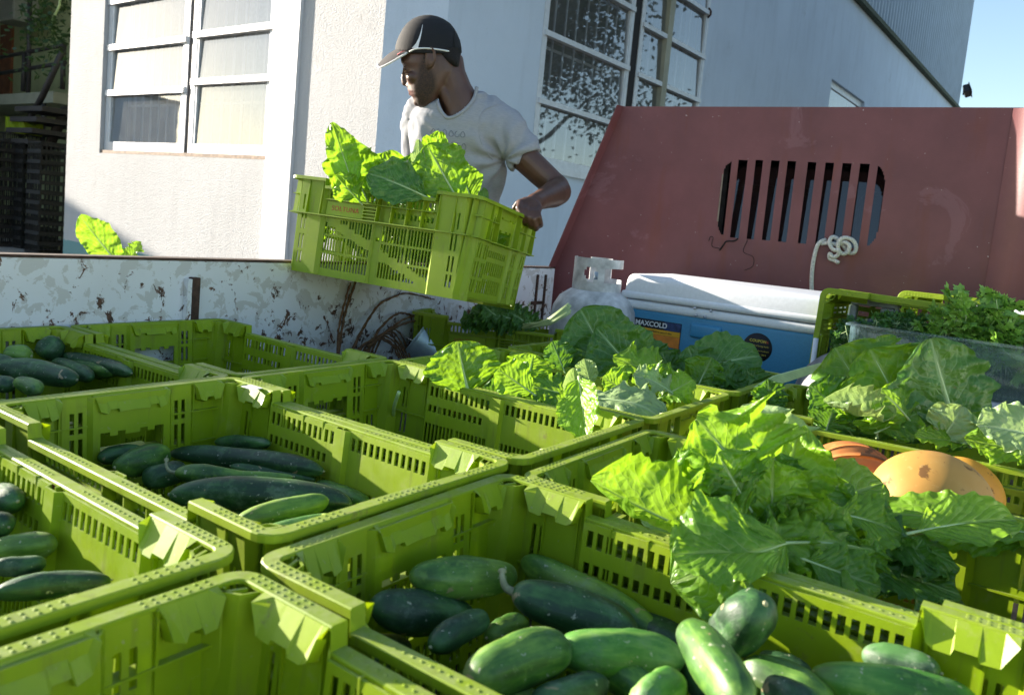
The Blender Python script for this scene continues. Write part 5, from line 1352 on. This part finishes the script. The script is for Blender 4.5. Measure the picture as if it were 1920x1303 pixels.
# chest core so that the skin is one piece under the shirt
tube(bm,[at(868,215,2.58),at(862,300,2.62),at(858,380,2.70)],[(.075,.10),(.08,.11),(.07,.10)],16)
tube(bm,[at(930,236,2.57),at(870,228,2.60),S2],[.035,.045,.035],12)
def skin_mat():
    t=NT('skin'); co=t.coord(); n=t.noise(co,16,4,.6); c=t.ramp(n,[(.3,(.068,.031,.020)),(.7,(.105,.050,.032))])
    at_=t.n('ShaderNodeAttribute',attribute_name='beard'); hn=t.noise(co,190,4,.8); hm=t.math('MULTIPLY',at_,t.ramp(hn,[(.38,.35),(.60,1.)]),ai=2)
    c=t.mix(hm,c,(.012,.008,.006)); lp_=t.n('ShaderNodeAttribute',attribute_name='lips'); c=t.mix(lp_,c,(.11,.045,.04),fi=2)
    t.col(c); rr=t.math('MULTIPLY_ADD',at_,.35,ai=2); rr.inputs[2].default_value=.42; t.l(rr,0,t.b,'Roughness'); t.b.inputs['Subsurface Weight'].default_value=.06; t.b.inputs['Subsurface Radius'].default_value=(.02,.008,.004)
    p=t.noise(co,330,3,.6); t.bump(p,.2,.0006); return t.m
body=remesh('body',bm,.0034,3,skin_mat(),MANX)
def w2p(P):
    q=RM.transposed()@(P-CAM); return 960+F*q.x/-q.z, PY-F*q.y/-q.z, -q.z
def inpoly(x,y,pl_):
    r=False; j=len(pl_)-1
    for i in range(len(pl_)):
        xi,yi=pl_[i];xj,yj=pl_[j]
        if (yi>y)!=(yj>y) and x<(xj-xi)*(y-yi)/(yj-yi)+xi: r=not r
        j=i
    return r
BP=[(791,104),(799,104),(802,122),(812,134),(817,150),(817,168),(808,186),(795,203),(782,203),(776,190),(777,183),(780,180),(779,170),(771,168),(764,168),(764,164),(774,163),(780,158),(784,148),(785,132),(788,118)]
ba=body.data.attributes.new('beard','FLOAT','POINT'); la=body.data.attributes.new('lips','FLOAT','POINT')
for i,v in enumerate(body.data.vertices):
    x,y,dd=w2p(v.co)
    if 755<x<825 and 95<y<210:
        c=.92*sum(inpoly(x+dx,y+dy,BP) for dx in (-4,-2,0,2,4) for dy in (-4,-2,0,2,4))/25; ba.data[i].value=c
        if x<776 and 167.5<y<180.5: la.data[i].value=.8
# eyes
for s in (1,-1):
    bm=B(); c=H(765.4,131,s*.031); ell(bm,c,(.0088,.0070,.0095)); e_=mesh('eye',bm,simple('eye_white',(.30,.26,.23),.2,var=.05,bump=0),MANX,smooth=True)
    bm=B(); ell(bm,c-RIGHT*.0052-FWD*s*.0020-UPV*.001,(.0044,.0044,.0048)); mesh('iris',bm,M['rubber'],e_,smooth=True)
    bm=B(); ctube(bm,[H(758,126.5,s*.022),H(759,126,s*.032),H(765,127,s*.041)],.0028,8); ctube(bm,[H(759,135,s*.024),H(760,136,s*.032),H(766,134.5,s*.041)],.0022,8); mesh('eyelid',bm,body.data.materials[0],MANX,smooth=True)
    bm=B(); ctube(bm,[H(754.5,118,s*.012),H(757,114.5,s*.028),H(766,115,s*.044)],.0017,8); mesh('eyebrow',bm,M['rubber'],MANX,smooth=True)
# short hair under the cap
hm_=simple('short_hair',(.010,.008,.008),.95,scale=300,var=.5,bump=.8,dist=.002)
bm=B(); loft(bm,[(H(f,y),H(864.5-(y-100)*.06,y),RV(f,864,y)*w) for y,f,w in ((88,800,.076),(98,806,.0755),(106,818,.0745),(113,828,.072),(120,838,.064),(127,848,.045))],pw=2.2)
loft(bm,[(H(790,y),H(803,y),RV(790,803,y)*w) for y,w in ((86,.0755),(98,.0748),(108,.0742),(116,.0735))],pw=2.6)
remesh('hair',bm,.004,2,hm_,MANX,disp=lambda p:.0012*noise.noise(p*220))
# ---- cap
cap_m=simple('cap_cloth',(.006,.006,.007),.85,scale=300,var=.3,bump=.3); cap_w=simple('cap_piping',(.72,.72,.72),.7,var=.05); cap_r=simple('cap_red_print',(.45,.06,.08),.7)
CAPO=empty('cap',H(805,95),None,None); CAPO.parent=MANX; bpy.context.view_layer.update(); CAPO.matrix_parent_inverse=MANX.matrix_world.inverted()
bm=B(); rows=[(28.5,796,808,.010),(31,784,820,.026),(36,773,832,.044),(44,763,844,.058),(54,755,852,.069),(65,749,858,.077),(77,744,863,.082),(87,741,865,.0845),(95,741,866,.0855),(101,752,866,.085)]
loft(bm,[(H(f,y),H(b_,y),RV(f,b_,y)*w) for y,f,b_,w in rows],n=40,pw=2.15)
crown=remesh('crown',bm,.0040,3,cap_m,CAPO)
tb=bvh(crown)
bm=B(); NA,NB2=24,12; top=[];
for i in range(NA+1):
    a=-1+2*i/NA; row=[]; ba_=abs(a)
    b0=Vector((742+33*ba_**2.2,93+3*ba_**2)); e0_=Vector((708.5+60*ba_**2.8,121-25*ba_**3+7*math.sin(PI*ba_)))
    for j in range(NB2+1):
        q=j/NB2; p=b0.lerp(e0_,q); row.append((p.x,p.y-3*math.sin(PI*q)*(1-ba_),a*(.078-.012*q)))
    top.append(row)
T1=[[bm.verts.new(H(x,y,z)) for x,y,z in r] for r in top]; T2=[[bm.verts.new(H(x,y+1.6,z)) for x,y,z in r] for r in top]
for i in range(NA):
    for j in range(NB2):
        bm.faces.new((T1[i][j],T1[i+1][j],T1[i+1][j+1],T1[i][j+1])); bm.faces.new((T2[i][j],T2[i][j+1],T2[i+1][j+1],T2[i+1][j]))
bmesh.ops.recalc_face_normals(bm,faces=bm.faces); mesh('brim',bm,simple('brim_cloth',(.022,.019,.021),.85,scale=200,var=.2),CAPO,smooth=True)
bm=B(); tube(bm,[H(r[-1][0],r[-1][1]+.8,r[-1][2]) for r in top],.0030,8)
mesh('brim_edging',bm,cap_w,CAPO,smooth=True)
bm=B(); pts=[hit(tb,x,y,2.44,.0015) for x,y in ((768,97.5),(776,93.5),(785,91.5),(800,91.2),(815,92.5),(832,95),(850,98.5))]; tube(bm,spline(pts,4),.0026,8)
mesh('side_piping',bm,cap_w,CAPO,smooth=True)
bm=B(); L1=[(772,91),(780,82),(785,72),(788.5,62),(791,52),(792,47)]; L2=[(784,90.5),(786,81),(788.5,72),(790.5,62),(792,52),(792.6,47)]
a=[bm.verts.new(hit(tb,x,y,2.44,.0016)) for x,y in L1]; b_=[bm.verts.new(hit(tb,x,y,2.44,.0016)) for x,y in L2]
for i in range(5): bm.faces.new((a[i],b_[i],b_[i+1],a[i+1]))
mesh('white_panel',bm,cap_w,CAPO)
bm=B(); tube(bm,spline([hit(tb,x,y,2.44,.0008) for x,y in ((852,60),(851,75),(852,88),(856,98))],4),.0035,6); tube(bm,[hit(tb,849,93,2.5,.002),hit(tb,862,96,2.5,.002)],[(.010,.004)]*2,8); mesh('strap',bm,M['rubber'],CAPO,smooth=True)
bm=B(); tube(bm,[H(745,103,.05),H(752,98.5,.060),H(758,96,.066)],.0014,6); mesh('red_mark',bm,cap_r,CAPO)
# ---- T-shirt
def cloth_mat(name,c):
    t=NT(name); co=t.coord(); st=t.coord((1,1,6)); n=t.noise(st,60,5,.7); cc=t.ramp(n,[(.35,tuple(x*.86 for x in c)),(.65,c)]); t.col(cc); t.set(Roughness=.9); t.b.inputs['Specular IOR Level'].default_value=.1
    f=t.noise(t.coord((1,1,.6)),22,3,.5); b=t.bump(f,.35,.010); f2=t.noise(co,500,2); t.bump(f2,.2,.0005,prev=b); return t.m
shm=cloth_mat('grey_tshirt',(.33,.34,.37))
bm=B()
rows=[(168,868,892,.045,2.55),(176,846,912,.075,2.56),(184,812,915,.09,2.575),(196,785,928,.108,2.585),(210,773,938,.120,2.595),(230,769,946,.128,2.60),(255,766,948,.134,2.61),(285,769,946,.132,2.625),(315,773,946,.130,2.645),(345,775,942,.128,2.675),(372,777,936,.128,2.71),(400,781,935,.130,2.76),(430,790,938,.135,2.83),(470,800,945,.14,2.93)]
loft(bm,[(at(f,y,d),at(b_,y,d),RV(f,b_,y)*w) for y,f,b_,w,d in rows],n=40,pw=2.5)
ctube(bm,[at(918,222,2.575),at(941,240,2.56),at(962,264,2.55)],[.070,.069,.065],20)
tube(bm,[at(955,252,2.555),at(973,276,2.545),at(988,300,2.54)],[.066,.061,.0570],22)
ctube(bm,[at(795,215,2.64),at(787,240,2.68)],[.070,.066],18); tube(bm,[at(789,235,2.67),at(784,290,2.75)],[.066,.058],18)
def fold(p):
    x,y,d=w2p(p)
    v=.0045*noise.noise(Vector((x*.028-y*.012,y*.010+x*.006,1.3)))+.0035*noise.noise(Vector((x*.07+y*.03,y*.02,4.1)))
    # folds that fan out from the armpit and hang from the sleeve
    dx,dy=x-945,y-300; r=math.hypot(dx,dy); a=math.atan2(dy,dx)
    v+=.0070*math.exp(-((r-45)/45)**2)*math.sin(a*9+1.2*noise.noise(Vector((x*.03,y*.03,0))))
    dx,dy=x-778,y-210; r=math.hypot(dx,dy); v+=.0018*math.exp(-((r-60)/50)**2)*math.sin(math.atan2(dy,dx)*11)
    return v
shirt=remesh('tshirt',bm,.0055,2,shm,MANX,disp=fold)
ts=bvh(shirt)
NP=[(905,158),(892,168),(888,182),(879,196),(865,208),(850,217),(838,218),(830,210),(824,199),(821,187),(815,160),(860,140)]
b2=bmesh.new(); b2.from_mesh(shirt.data)
dl=[f for f in b2.faces if inpoly(*w2p(f.calc_center_median())[:2],NP)]
bmesh.ops.delete(b2,geom=dl,context='FACES'); b2.to_mesh(shirt.data); b2.free()
def seam(pts,r,name,mat=None,off=.0): 
    bm=B(); tube(bm,spline([hit(ts,x,y,2.5,off) for x,y in pts],4),r,8); return mesh(name,bm,mat or shm,shirt,smooth=True)
seam([(894,164),(890,182),(880,198),(866,211),(850,220),(838,221),(829,212),(823,200),(820,190)],(.0058),'collar')
seam([(941,196),(925,199),(908,208),(899,225),(898,248),(904,272),(914,288),(924,300)],.0016,'armhole_seam')
seam([(826,279),(845,284),(870,287),(895,288)],.0010,'chest_seam')
# faint printed marks on the chest
pm_=simple('faint_print',(.14,.155,.20),.9,var=.2)
def mk(cx,cy,w,h,k):
    bm=B()
    for i in range(k):
        x=cx+i*w*1.35; pts=[(x+w*.5*math.cos(t)+h*.06*math.sin(t*2),cy+i*.8+h*.5*math.sin(t)) for t in [PI*2*q/9 for q in range(8 if i%2 else 10)]]
        tube(bm,[hit(ts,a_,b_,2.5,.0006) for a_,b_ in pts],.0009,5)
    mesh('print',bm,pm_,shirt)
mk(812,247,8,11,3); mk(846,251,8,11,3); mk(814,271,8,12,3); mk(848,274,8,13,3)
# ---- trousers and shoes behind the truck side
tr_m=cloth_mat('dark_trousers',(.05,.055,.07)); bm=B()
hipc=at(868,470,2.93); hl=Vector((1.70,.42,-.02)); hr=Vector((1.94,.30,-.02)); hipc=Vector((1.80,.30,.04))
tube(bm,[at(866,430,2.84),Vector((1.79,.22,.10)),hipc,(hl+hr)/2+Vector((0,0,-.06))],[(.12,.15),(.13,.17),(.13,.18),(.10,.16)],24)
for h_,f_ in ((hl,Vector((1.66,.46,-.84))),(hr,Vector((1.96,.28,-.84)))):
    ctube(bm,[h_+Vector((0,0,-.02)),h_.lerp(f_,.25),h_.lerp(f_,.52)+Vector((-.02,-.01,0)),h_.lerp(f_,.8),f_],[.092,.085,.066,.060,.056],18)
remesh('trousers',bm,.012,3,tr_m,MANX)
for f_ in (Vector((1.66,.46,GZ)),Vector((1.96,.28,GZ))):
    bm=B(); dr=Vector((-.55,-.83,0)); s_=Vector((-dr.y,dr.x,0)); loft(bm,[(f_-dr*.09+Vector((0,0,.002)),f_+dr*.18+Vector((0,0,.002)),s_*.048),(f_-dr*.095+Vector((0,0,.025)),f_+dr*.185+Vector((0,0,.025)),s_*.05),(f_-dr*.085+Vector((0,0,.06)),f_+dr*.12+Vector((0,0,.055)),s_*.042),(f_-dr*.06+Vector((0,0,.10)),f_+dr*.05+Vector((0,0,.10)),s_*.042)],n=24,pw=2.4)
    mesh('shoe',bm,M['rubber'],MANX,smooth=True)
# ================================================================ clear box with parsley
def clear_mat():
    t=NT('clear_plastic'); co=t.coord(); n=t.noise(co,3,2,.5)
    tr=t.n('ShaderNodeBsdfTransparent'); tr.inputs[0].default_value=(.86,.92,.93,1); g=t.n('ShaderNodeBsdfGlossy'); g.inputs[1].default_value=.12
    fr=t.n('ShaderNodeFresnel'); fr.inputs[0].default_value=1.45; fa_=t.math('ADD',fr,.04)
    m=t.n('ShaderNodeMixShader'); t.l(fa_,0,m,0); t.l(tr,0,m,1); t.l(g,0,m,2)
    d=t.n('ShaderNodeBsdfTranslucent'); d.inputs[0].default_value=(.55,.76,.88,1); d2=t.n('ShaderNodeBsdfDiffuse'); d2.inputs[0].default_value=(.50,.68,.80,1); ad=t.n('ShaderNodeMixShader'); t.l(d,0,ad,1); t.l(d2,0,ad,2)
    k=t.ramp(n,[(.3,.07),(.7,.17)]); m2=t.n('ShaderNodeMixShader'); t.l(k,0,m2,0); t.l(m,0,m2,1); t.l(ad,0,m2,2); t.l(m2,0,t.out,0); return t.m
M['clear']=clear_mat()
XB=1.66
p0=pxx(1595,610,XB); p1=pxx(1588,690,XB); p2=pxx(1925,662,XB); pb=pxx(1840,745,XB)
BXy0,BXy1=p0.y,p2.y-.10; zt3=p0.z; zb3=pb.z
CB2=empty('clear_box',(XB+.15,(BXy0+BXy1)/2,zb3-.08),'clear bluish plastic box full of parsley at the right, behind the cabbage leaves','box')
bm=B(); th_=.003
def ob(lo,hi): box(bm,lo,hi)
ob((XB,BXy1,zb3),(XB+th_,BXy0,zt3)); ob((XB+.30,BXy1,zb3),(XB+.30+th_,BXy0,zt3)); ob((XB+th_+.0005,BXy0-th_,zb3),(XB+.2995,BXy0,zt3)); ob((XB+th_+.0005,BXy1,zb3),(XB+.2995,BXy1+th_,zt3)); ob((XB+th_,BXy1+th_,zb3-.004),(XB+.2995,BXy0-th_,zb3-.0005))
mesh('wall',bm,M['clear'],CB2)
bm=B(); 
for lo,hi in (((XB-.010,BXy1-.01,zt3+.0005),(XB+.006,BXy0+.01,zt3+.006)),((XB+.296,BXy1-.01,zt3+.0005),(XB+.312,BXy0+.01,zt3+.006)),((XB+.0065,BXy0-.006,zt3+.0005),(XB+.2955,BXy0+.01,zt3+.006)),((XB-.004,BXy0-.022,zb3+.001),(XB-.0005,BXy0-.018,zt3-.001)),((XB-.003,BXy1,zb3+.004),(XB-.0005,BXy0,zb3+.008))): box(bm,lo,hi)
mesh('rim',bm,M['clear'],CB2)
bm=B(); box(bm,(XB-.002,BXy1-.005,zb3-.14),(XB+.31,BXy0-.005,zb3-.0055),0,.01); tag(mesh('foam_tray',bm,simple('lavender_tray',(.30,.34,.42),.5,var=.1)),'grey blue tray carrying the clear parsley box','tray')
pm=leaf_mat('parsley_leaf',(.17,.36,.05),(.27,.48,.09),(.25,.42,.12),.35,(.35,.65,.05)); pmd=leaf_mat('parsley_leaf_dark',(.04,.13,.025),(.07,.19,.035),(.2,.32,.12),.3,(.25,.5,.05))
def leaflet(bm,P,d,n,s,r):
    """three-lobed toothed leaflet"""
    uvl=bm.loops.layers.uv.verify(); d=d.normalized(); n=(n-d*n.dot(d)).normalized(); w=d.cross(n)
    out=[]
    for a,l in ((-80,.25),(-72,.62),(-58,.50),(-46,.82),(-32,.46),(-16,.80),(-8,.74),(0,1.0),(8,.74),(16,.80),(32,.46),(46,.82),(58,.50),(72,.62),(80,.25)):
        a_=math.radians(a*1.15); out.append(P+(d*math.cos(a_)+w*math.sin(a_))*l*s+n*s*(.10*math.cos(a_*3)+r.uniform(-.05,.05)-.25*(l*math.sin(a_))**2))
    vs=[bm.verts.new(v) for v in out]; c=bm.verts.new(P); m=bm.verts.new(P+d*s*.45+n*s*.06)
    for a,b_ in zip(vs,vs[1:]):
        f=bm.faces.new((m,a,b_)); f.smooth=True
    for tri in ((c,vs[0],m),(c,m,vs[-1])): bm.faces.new(tri)
    for v in vs: pass
def parsley(px0,py0,px1,py1,d,nst,size,label,seed,mat,spread=40):
    r=random.Random(seed); T=empty('parsley_bunch',at((px0+px1)/2,max(py0,py1)+40,d),label,'parsley','bunches of flat leaved parsley')
    bm=B(); bs=B()
    for k in range(nst):
        x=r.uniform(px0,px1); top=at(x,r.uniform(min(py0,py1),max(py0,py1)),d+r.uniform(-.03,.12)); root=at(x+r.uniform(-spread,spread),max(py0,py1)+60,d+.10)
        mid=(top+root)/2+Vector((r.gauss(0,.01),r.gauss(0,.015),.01)); tube(bs,[root,mid,top],[.0018,.0014,.0008],5)
        ax=(top-mid).normalized()
        for q in range(6):
            t=r.uniform(-.05,1); P=mid+(top-mid)*t; side=Vector((r.gauss(0,1),r.gauss(0,1),r.gauss(.1,.5))).normalized(); e=P+side*size*1.1*(1.15-t*.5); tube(bs,[P,e],[.0008,.0005],4,cap=False)
            for a in (-1,0,1):
                dd=(side+ax*.5+side.cross(UPV)*a*.9+Vector((0,0,r.uniform(-.4,.3)))).normalized()
                leaflet(bm,e+dd*size*.08,dd,Vector((r.gauss(0,.5),r.gauss(0,.5),1))-FWD*.7,size*r.uniform(.7,1.15),r)
    mesh('leaves',bm,mat,T,smooth=True); mesh('stems',bs,M['rib'],T,smooth=True); return T
parsley(1795,560,1875,615,1.96,22,.034,'tallest bright parsley rising above the clear box at the right edge',1,pm,60)
parsley(1840,610,1925,662,1.90,24,.032,'leafy parsley hanging over the box rim in the right corner',2,pm,40)
parsley(1740,600,1800,645,1.98,11,.028,'thin parsley sprigs in front of the white lid',3,pm,40)
parsley(1610,598,1740,618,2.08,28,.026,'low dark parsley along the left half of the clear box',4,pmd,20)
parsley(1580,600,1610,640,2.06,9,.022,'small parsley sprig left of the clear box corner',5,pmd,15)
parsley(1690,680,1920,715,2.0,50,.026,'parsley pressed inside the clear box',6,pmd,30)
parsley(1650,650,1900,685,2.02,50,.026,'upper layer of parsley inside the clear box',7,pmd,30)
# grey frame and white lid inside the crate lying on its side
def hx_(x,y,X): return pxx(x,y,X)
a=hx_(1596,560,2.02);b_=hx_(1688,570,2.02);c=hx_(1592,620,2.02)
bm=B(); ex=(b_-a).normalized(); L_=(b_-a).length; ez=Vector((0,0,1)); ey=ez.cross(ex)
MF=frameM(a,ex,ey,ez)
def fb_(lo,hi): box(bm,lo,hi,0,.004,2,MF)
fb_((0,0,-.016),(L_,.03,0)); fb_((0,0,-.12),(.018,.03,-.0165)); fb_((L_-.014,0,-.10),(L_,.03,-.0165)); fb_((L_*.62,.004,-.034),(L_-.0145,.026,-.0165)); fb_((.0185,.006,-.12),(L_-.0145,.026,-.104))
tag(mesh('metal_frame',bm,simple('grey_enamel',(.30,.34,.38),.5,scale=30,var=.3)),'grey metal frame leaning inside the crate on its side','frame')
a=hx_(1765,572,2.05); b_=hx_(1935,580,2.05)
bm=B(); MF=frameM(a,(b_-a).normalized(),Vector((0,0,1)).cross((b_-a).normalized()),Vector((0,0,1))); box(bm,(0,0,-.055),((b_-a).length+.1,.1,0),0,.012,3,MF); lo=mesh('storage_tub',bm,M['cooler_white'],smooth=True,angle=40); tag(lo,'white lidded tub with a red band inside the crate on its side','tub')
bm=B(); box(bm,(.004,.004,-.085),((b_-a).length+.09,.095,-.0555),0,.004,2,MF); mesh('band',bm,simple('red_plastic',(.40,.03,.02),.4),lo)
# rope knotted through the headboard slots
def hh_(x,y,off=.012): return pp(x,y,hq+hn*off,hn)
bm=B(); r_=.0075
pts=[hh_(1594,548-8,.02),hh_(1520,545,.02)]
main=[hh_(1522,560,.02),hh_(1522,520,.02),hh_(1525,490,.02),hh_(1532,462,.018),hh_(1540,453,.014),hh_(1548,450,.004)]
tube(bm,spline(main,6),r_,10)
knot=[hh_(1540,457,.012),hh_(1556,456,.018),hh_(1570,459,.022),hh_(1582,454,.030),hh_(1592,460,.034),hh_(1590,472,.030),hh_(1580,476,.024),hh_(1572,468,.026),hh_(1572,455,.034),hh_(1582,446,.036),hh_(1598,450,.03),hh_(1605,462,.026),hh_(1602,473,.024),hh_(1592,474,.016),hh_(1582,462,.012),hh_(1570,448,.014),hh_(1560,445,.02),hh_(1555,455,.03),hh_(1562,468,.032),hh_(1572,470,.036),hh_(1571,478,.030),hh_(1562,482,.028),hh_(1556,476,.026),hh_(1556,485,.02),hh_(1566,489,.022),hh_(1572,493,.03)]
tube(bm,spline(knot,6),r_,10); 
tag(mesh('knotted_rope',bm,M['rope'],smooth=True),'pale rope with a fat knot hanging from the headboard slots','rope')
bm=B(); tube(bm,spline([hh_(1384,447,.006),hh_(1377,452,.01),hh_(1362,453,.014),hh_(1357,459,.012),hh_(1349,470,.01)],5),.0028,6); tube(bm,spline([hh_(1349,466,.012),hh_(1336,463,.012),hh_(1335,454,.01),hh_(1337,446,.01),hh_(1332,444,.01),hh_(1329,452,.01)],5),.0013,6)
tag(mesh('black_wire',bm,M['rubber'],smooth=True),'bent black wire poking from the left slots of the headboard','wire')
bm=B(); tube(bm,spline([hh_(1402,450,.006),hh_(1394,468,.01),hh_(1397,475,.012),hh_(1412,482,.012),hh_(1413,495,.01),hh_(1408,502,.01),hh_(1396,507,.012)],5),.0012,6)
tag(mesh('black_wire',bm,M['rubber'],smooth=True),'thin black thread hanging below the second slot','wire')
# rusty wire coil at the side wall
bm=B()
def wv(pts,r0=.0045,r1=.003):
    P=spline([pyy(x,y,yy) for x,y,yy in pts],6); n=len(P); rr_=random.Random(int(pts[0][0]))
    P=[p+Vector((rr_.uniform(-1,1),0,rr_.uniform(-1,1)))*.0016 for p in P]
    tube(bm,P,[r0+(r1-r0)*i/n+.0009*math.sin(i*2.1) for i in range(n)],7)
wv([(633,665,-.03),(634,625,.0),(640,592,.02),(648,560,.03),(657,530,.035)],.004,.0032)
wv([(634,668,-.04),(642,610,.01),(650,575,.03),(661,545,.035),(668,520,.036)],.005,.0035)
wv([(655,672,-.05),(672,632,-.01),(690,600,.015),(712,571,.03),(740,556,.036),(768,550,.036),(815,562,.03)],.0055,.002)
wv([(690,662,-.05),(706,625,-.02),(730,598,.0),(752,587,.015),(775,592,.02),(800,597,.02),(850,606,.0)],.005,.002)
wv([(680,665,-.05),(712,632,-.02),(740,610,.0),(768,594,.01),(795,594,.02),(826,588,.02)],.005,.0015)
wv([(690,650,-.05),(720,625,-.03),(755,608,-.01),(790,600,.01),(830,602,.01),(865,612,0)],.005,.0015)
for k in range(6): wv([(650+k*9,682,-.06+k*.012),(676+k*9,650-k*5,-.05+k*.010),(706+k*8,636-k*3,-.04+k*.010),(734+k*6,646+k*2,-.03+k*.006),(748+k*5,672+k*2,-.04)],.0034,.0028)
tag(mesh('wire_coil',bm,M['twine'],smooth=True),'tangle of rusty twisted wire springing up against the side wall','wire')
# tin bucket lying by the wall
bk=pyy(796,640,-.04); T=empty('tin_bucket',(bk.x,bk.y,-.2),'ribbed tin bucket tipped against the side wall beside the wire','bucket')
MM=Matrix.Translation(bk+Vector((.05,.0,-.035)))@Matrix.Rotation(math.radians(35),4,'Z')@Matrix.Rotation(math.radians(-58),4,'X')
bm=B(); prof=[(.048,-.09)]+[(.050+.022*i/26+(.0012 if i%2 else 0),-.09+.16*i/26) for i in range(27)]+[(.076,.072),(.076,.076),(.070,.076)]+[(.069-.020*i/6,.07-.155*i/6) for i in range(7)]; lathe(bm,prof,36,0,MM); lathe(bm,[(.0001,-.085),(.049,-.085)],30,0,MM); mesh('shell',bm,M['tin'],T,smooth=True)
bm=B(); tube(bm,[MM@Vector((.074*math.cos(a),.074*math.sin(a)*.2+.0,.07+.06*math.sin(a))) for a in [PI*k/12 for k in range(13)]],.0022,6); mesh('handle',bm,M['chrome'],T,smooth=True)
# white sticker scrap on the rim
q=pz(472,728,.0); bm=B(); box(bm,(q.x-.012,q.y-.016,.0018),(q.x+.010,q.y+.014,.0024)); tag(mesh('paper_label',bm,simple('paper',(.72,.74,.78),.7,var=.1)),'torn white label stuck on the rim corner of the middle left crate','label')
# ================================================================ CARRIED CRATE
CC=crate(MC,'green crate of bright lettuce carried by the man over the side wall')
def kc(x,y,d): return at(x,y,d)
b=bunch(740,360,2.2,'bright backlit lettuce standing out of the crate the man carries','lettuce',GR)
lp(b,672,375,622,230,2.12,52,'l',nrm=(.2,.1,1),ruf=.12,fold=.2,seed=210,pucker=.08,d1=2.14)
lp(b,690,380,635,262,2.15,85,'l',nrm=(.1,.1,1),ruf=.12,fold=.15,seed=211,pucker=.09,stalk=.03)
lp(b,700,380,660,278,2.2,80,'l',nrm=(-.1,.1,1),ruf=.13,fold=.15,seed=212,pucker=.09,stalk=.03)
lp(b,745,385,720,285,2.28,95,'l',nrm=(0,.1,1),ruf=.13,fold=.12,seed=213,pucker=.09,stalk=.03)
lp(b,790,385,770,288,2.30,80,'l',nrm=(0,.1,1),ruf=.13,fold=.12,seed=214,pucker=.09,stalk=.03)
lp(b,810,375,690,325,2.08,85,'d',nrm=(0,.4,.9),ruf=.05,fold=.1,seed=215,sag=.05,pucker=.05)
lp(b,860,378,800,272,2.1,100,'m',nrm=(-.1,.2,1),ruf=.05,fold=.12,seed=216,pucker=.04,stalk=.03)
lp(b,885,378,860,310,2.12,60,'m',nrm=(0,.2,1),ruf=.05,fold=.1,seed=217,stalk=.03)
lp(b,800,330,824,248,2.13,46,'l',nrm=(.2,.1,1),ruf=.25,fold=.3,seed=218,pucker=.1,stalk=.3)
lp(b,790,375,785,262,2.11,26,'p',nrm=(-.2,.1,1),ruf=.12,fold=.5,seed=219)
lp(b,680,385,630,330,2.1,50,'l',nrm=(0,.3,1),ruf=.2,fold=.3,seed=220,pucker=.1)
lp(b,905,395,908,352,2.15,18,'d',nrm=(0,.1,1),ruf=.1,fold=.2,seed=221,stalk=.02)
for i in range(20):
    a=random.Random(i+800); u,v=a.uniform(-.12,.12),a.uniform(-.24,.22); P=MC@Vector((u,v,-.2)); Q=MC@Vector((u+a.uniform(-.06,.06),v+a.uniform(-.08,.08),-.01)); leaf(b,P,Q,.13,Vector((a.gauss(0,1),a.gauss(0,1),.3)),a.choice('mld'),ruf=.13,seed=i+230,pucker=.06)
# ================================================================ WORLD
w=bpy.data.worlds.new('World'); sc.world=w; w.use_nodes=True; nt=w.node_tree
SA,SB,SC=.19,1.,.235
az=math.atan2(-SA,SB); el=math.atan2(SC,math.hypot(SA,SB))
sky=nt.nodes.new('ShaderNodeTexSky'); sky.sky_type='NISHITA'; sky.sun_disc=False; sky.sun_elevation=el; sky.sun_rotation=az; sky.air_density=1.; sky.dust_density=.7; sky.ozone_density=1.2; sky.altitude=10
bg=nt.nodes['Background']; bg.inputs[1].default_value=.085; nt.links.new(sky.outputs[0],bg.inputs[0])
L=bpy.data.lights.new('sun','SUN'); L.energy=5.; L.angle=math.radians(.5); L.color=(1.,.90,.76)
lo_=bpy.data.objects.new('sun',L); COL.objects.link(lo_); d=Vector((SA,-SB,-SC)); lo_.rotation_euler=d.to_track_quat('-Z','Y').to_euler(); lo_.location=(-3,12,6)
sc.view_settings.view_transform='Standard'; sc.view_settings.look='None'; sc.view_settings.gamma=1; sc.view_settings.exposure=1.98
sc.cycles.max_bounces=7; sc.cycles.transparent_max_bounces=12; sc.cycles.sample_clamp_indirect=6; sc.cycles.caustics_reflective=False; sc.cycles.caustics_refractive=False
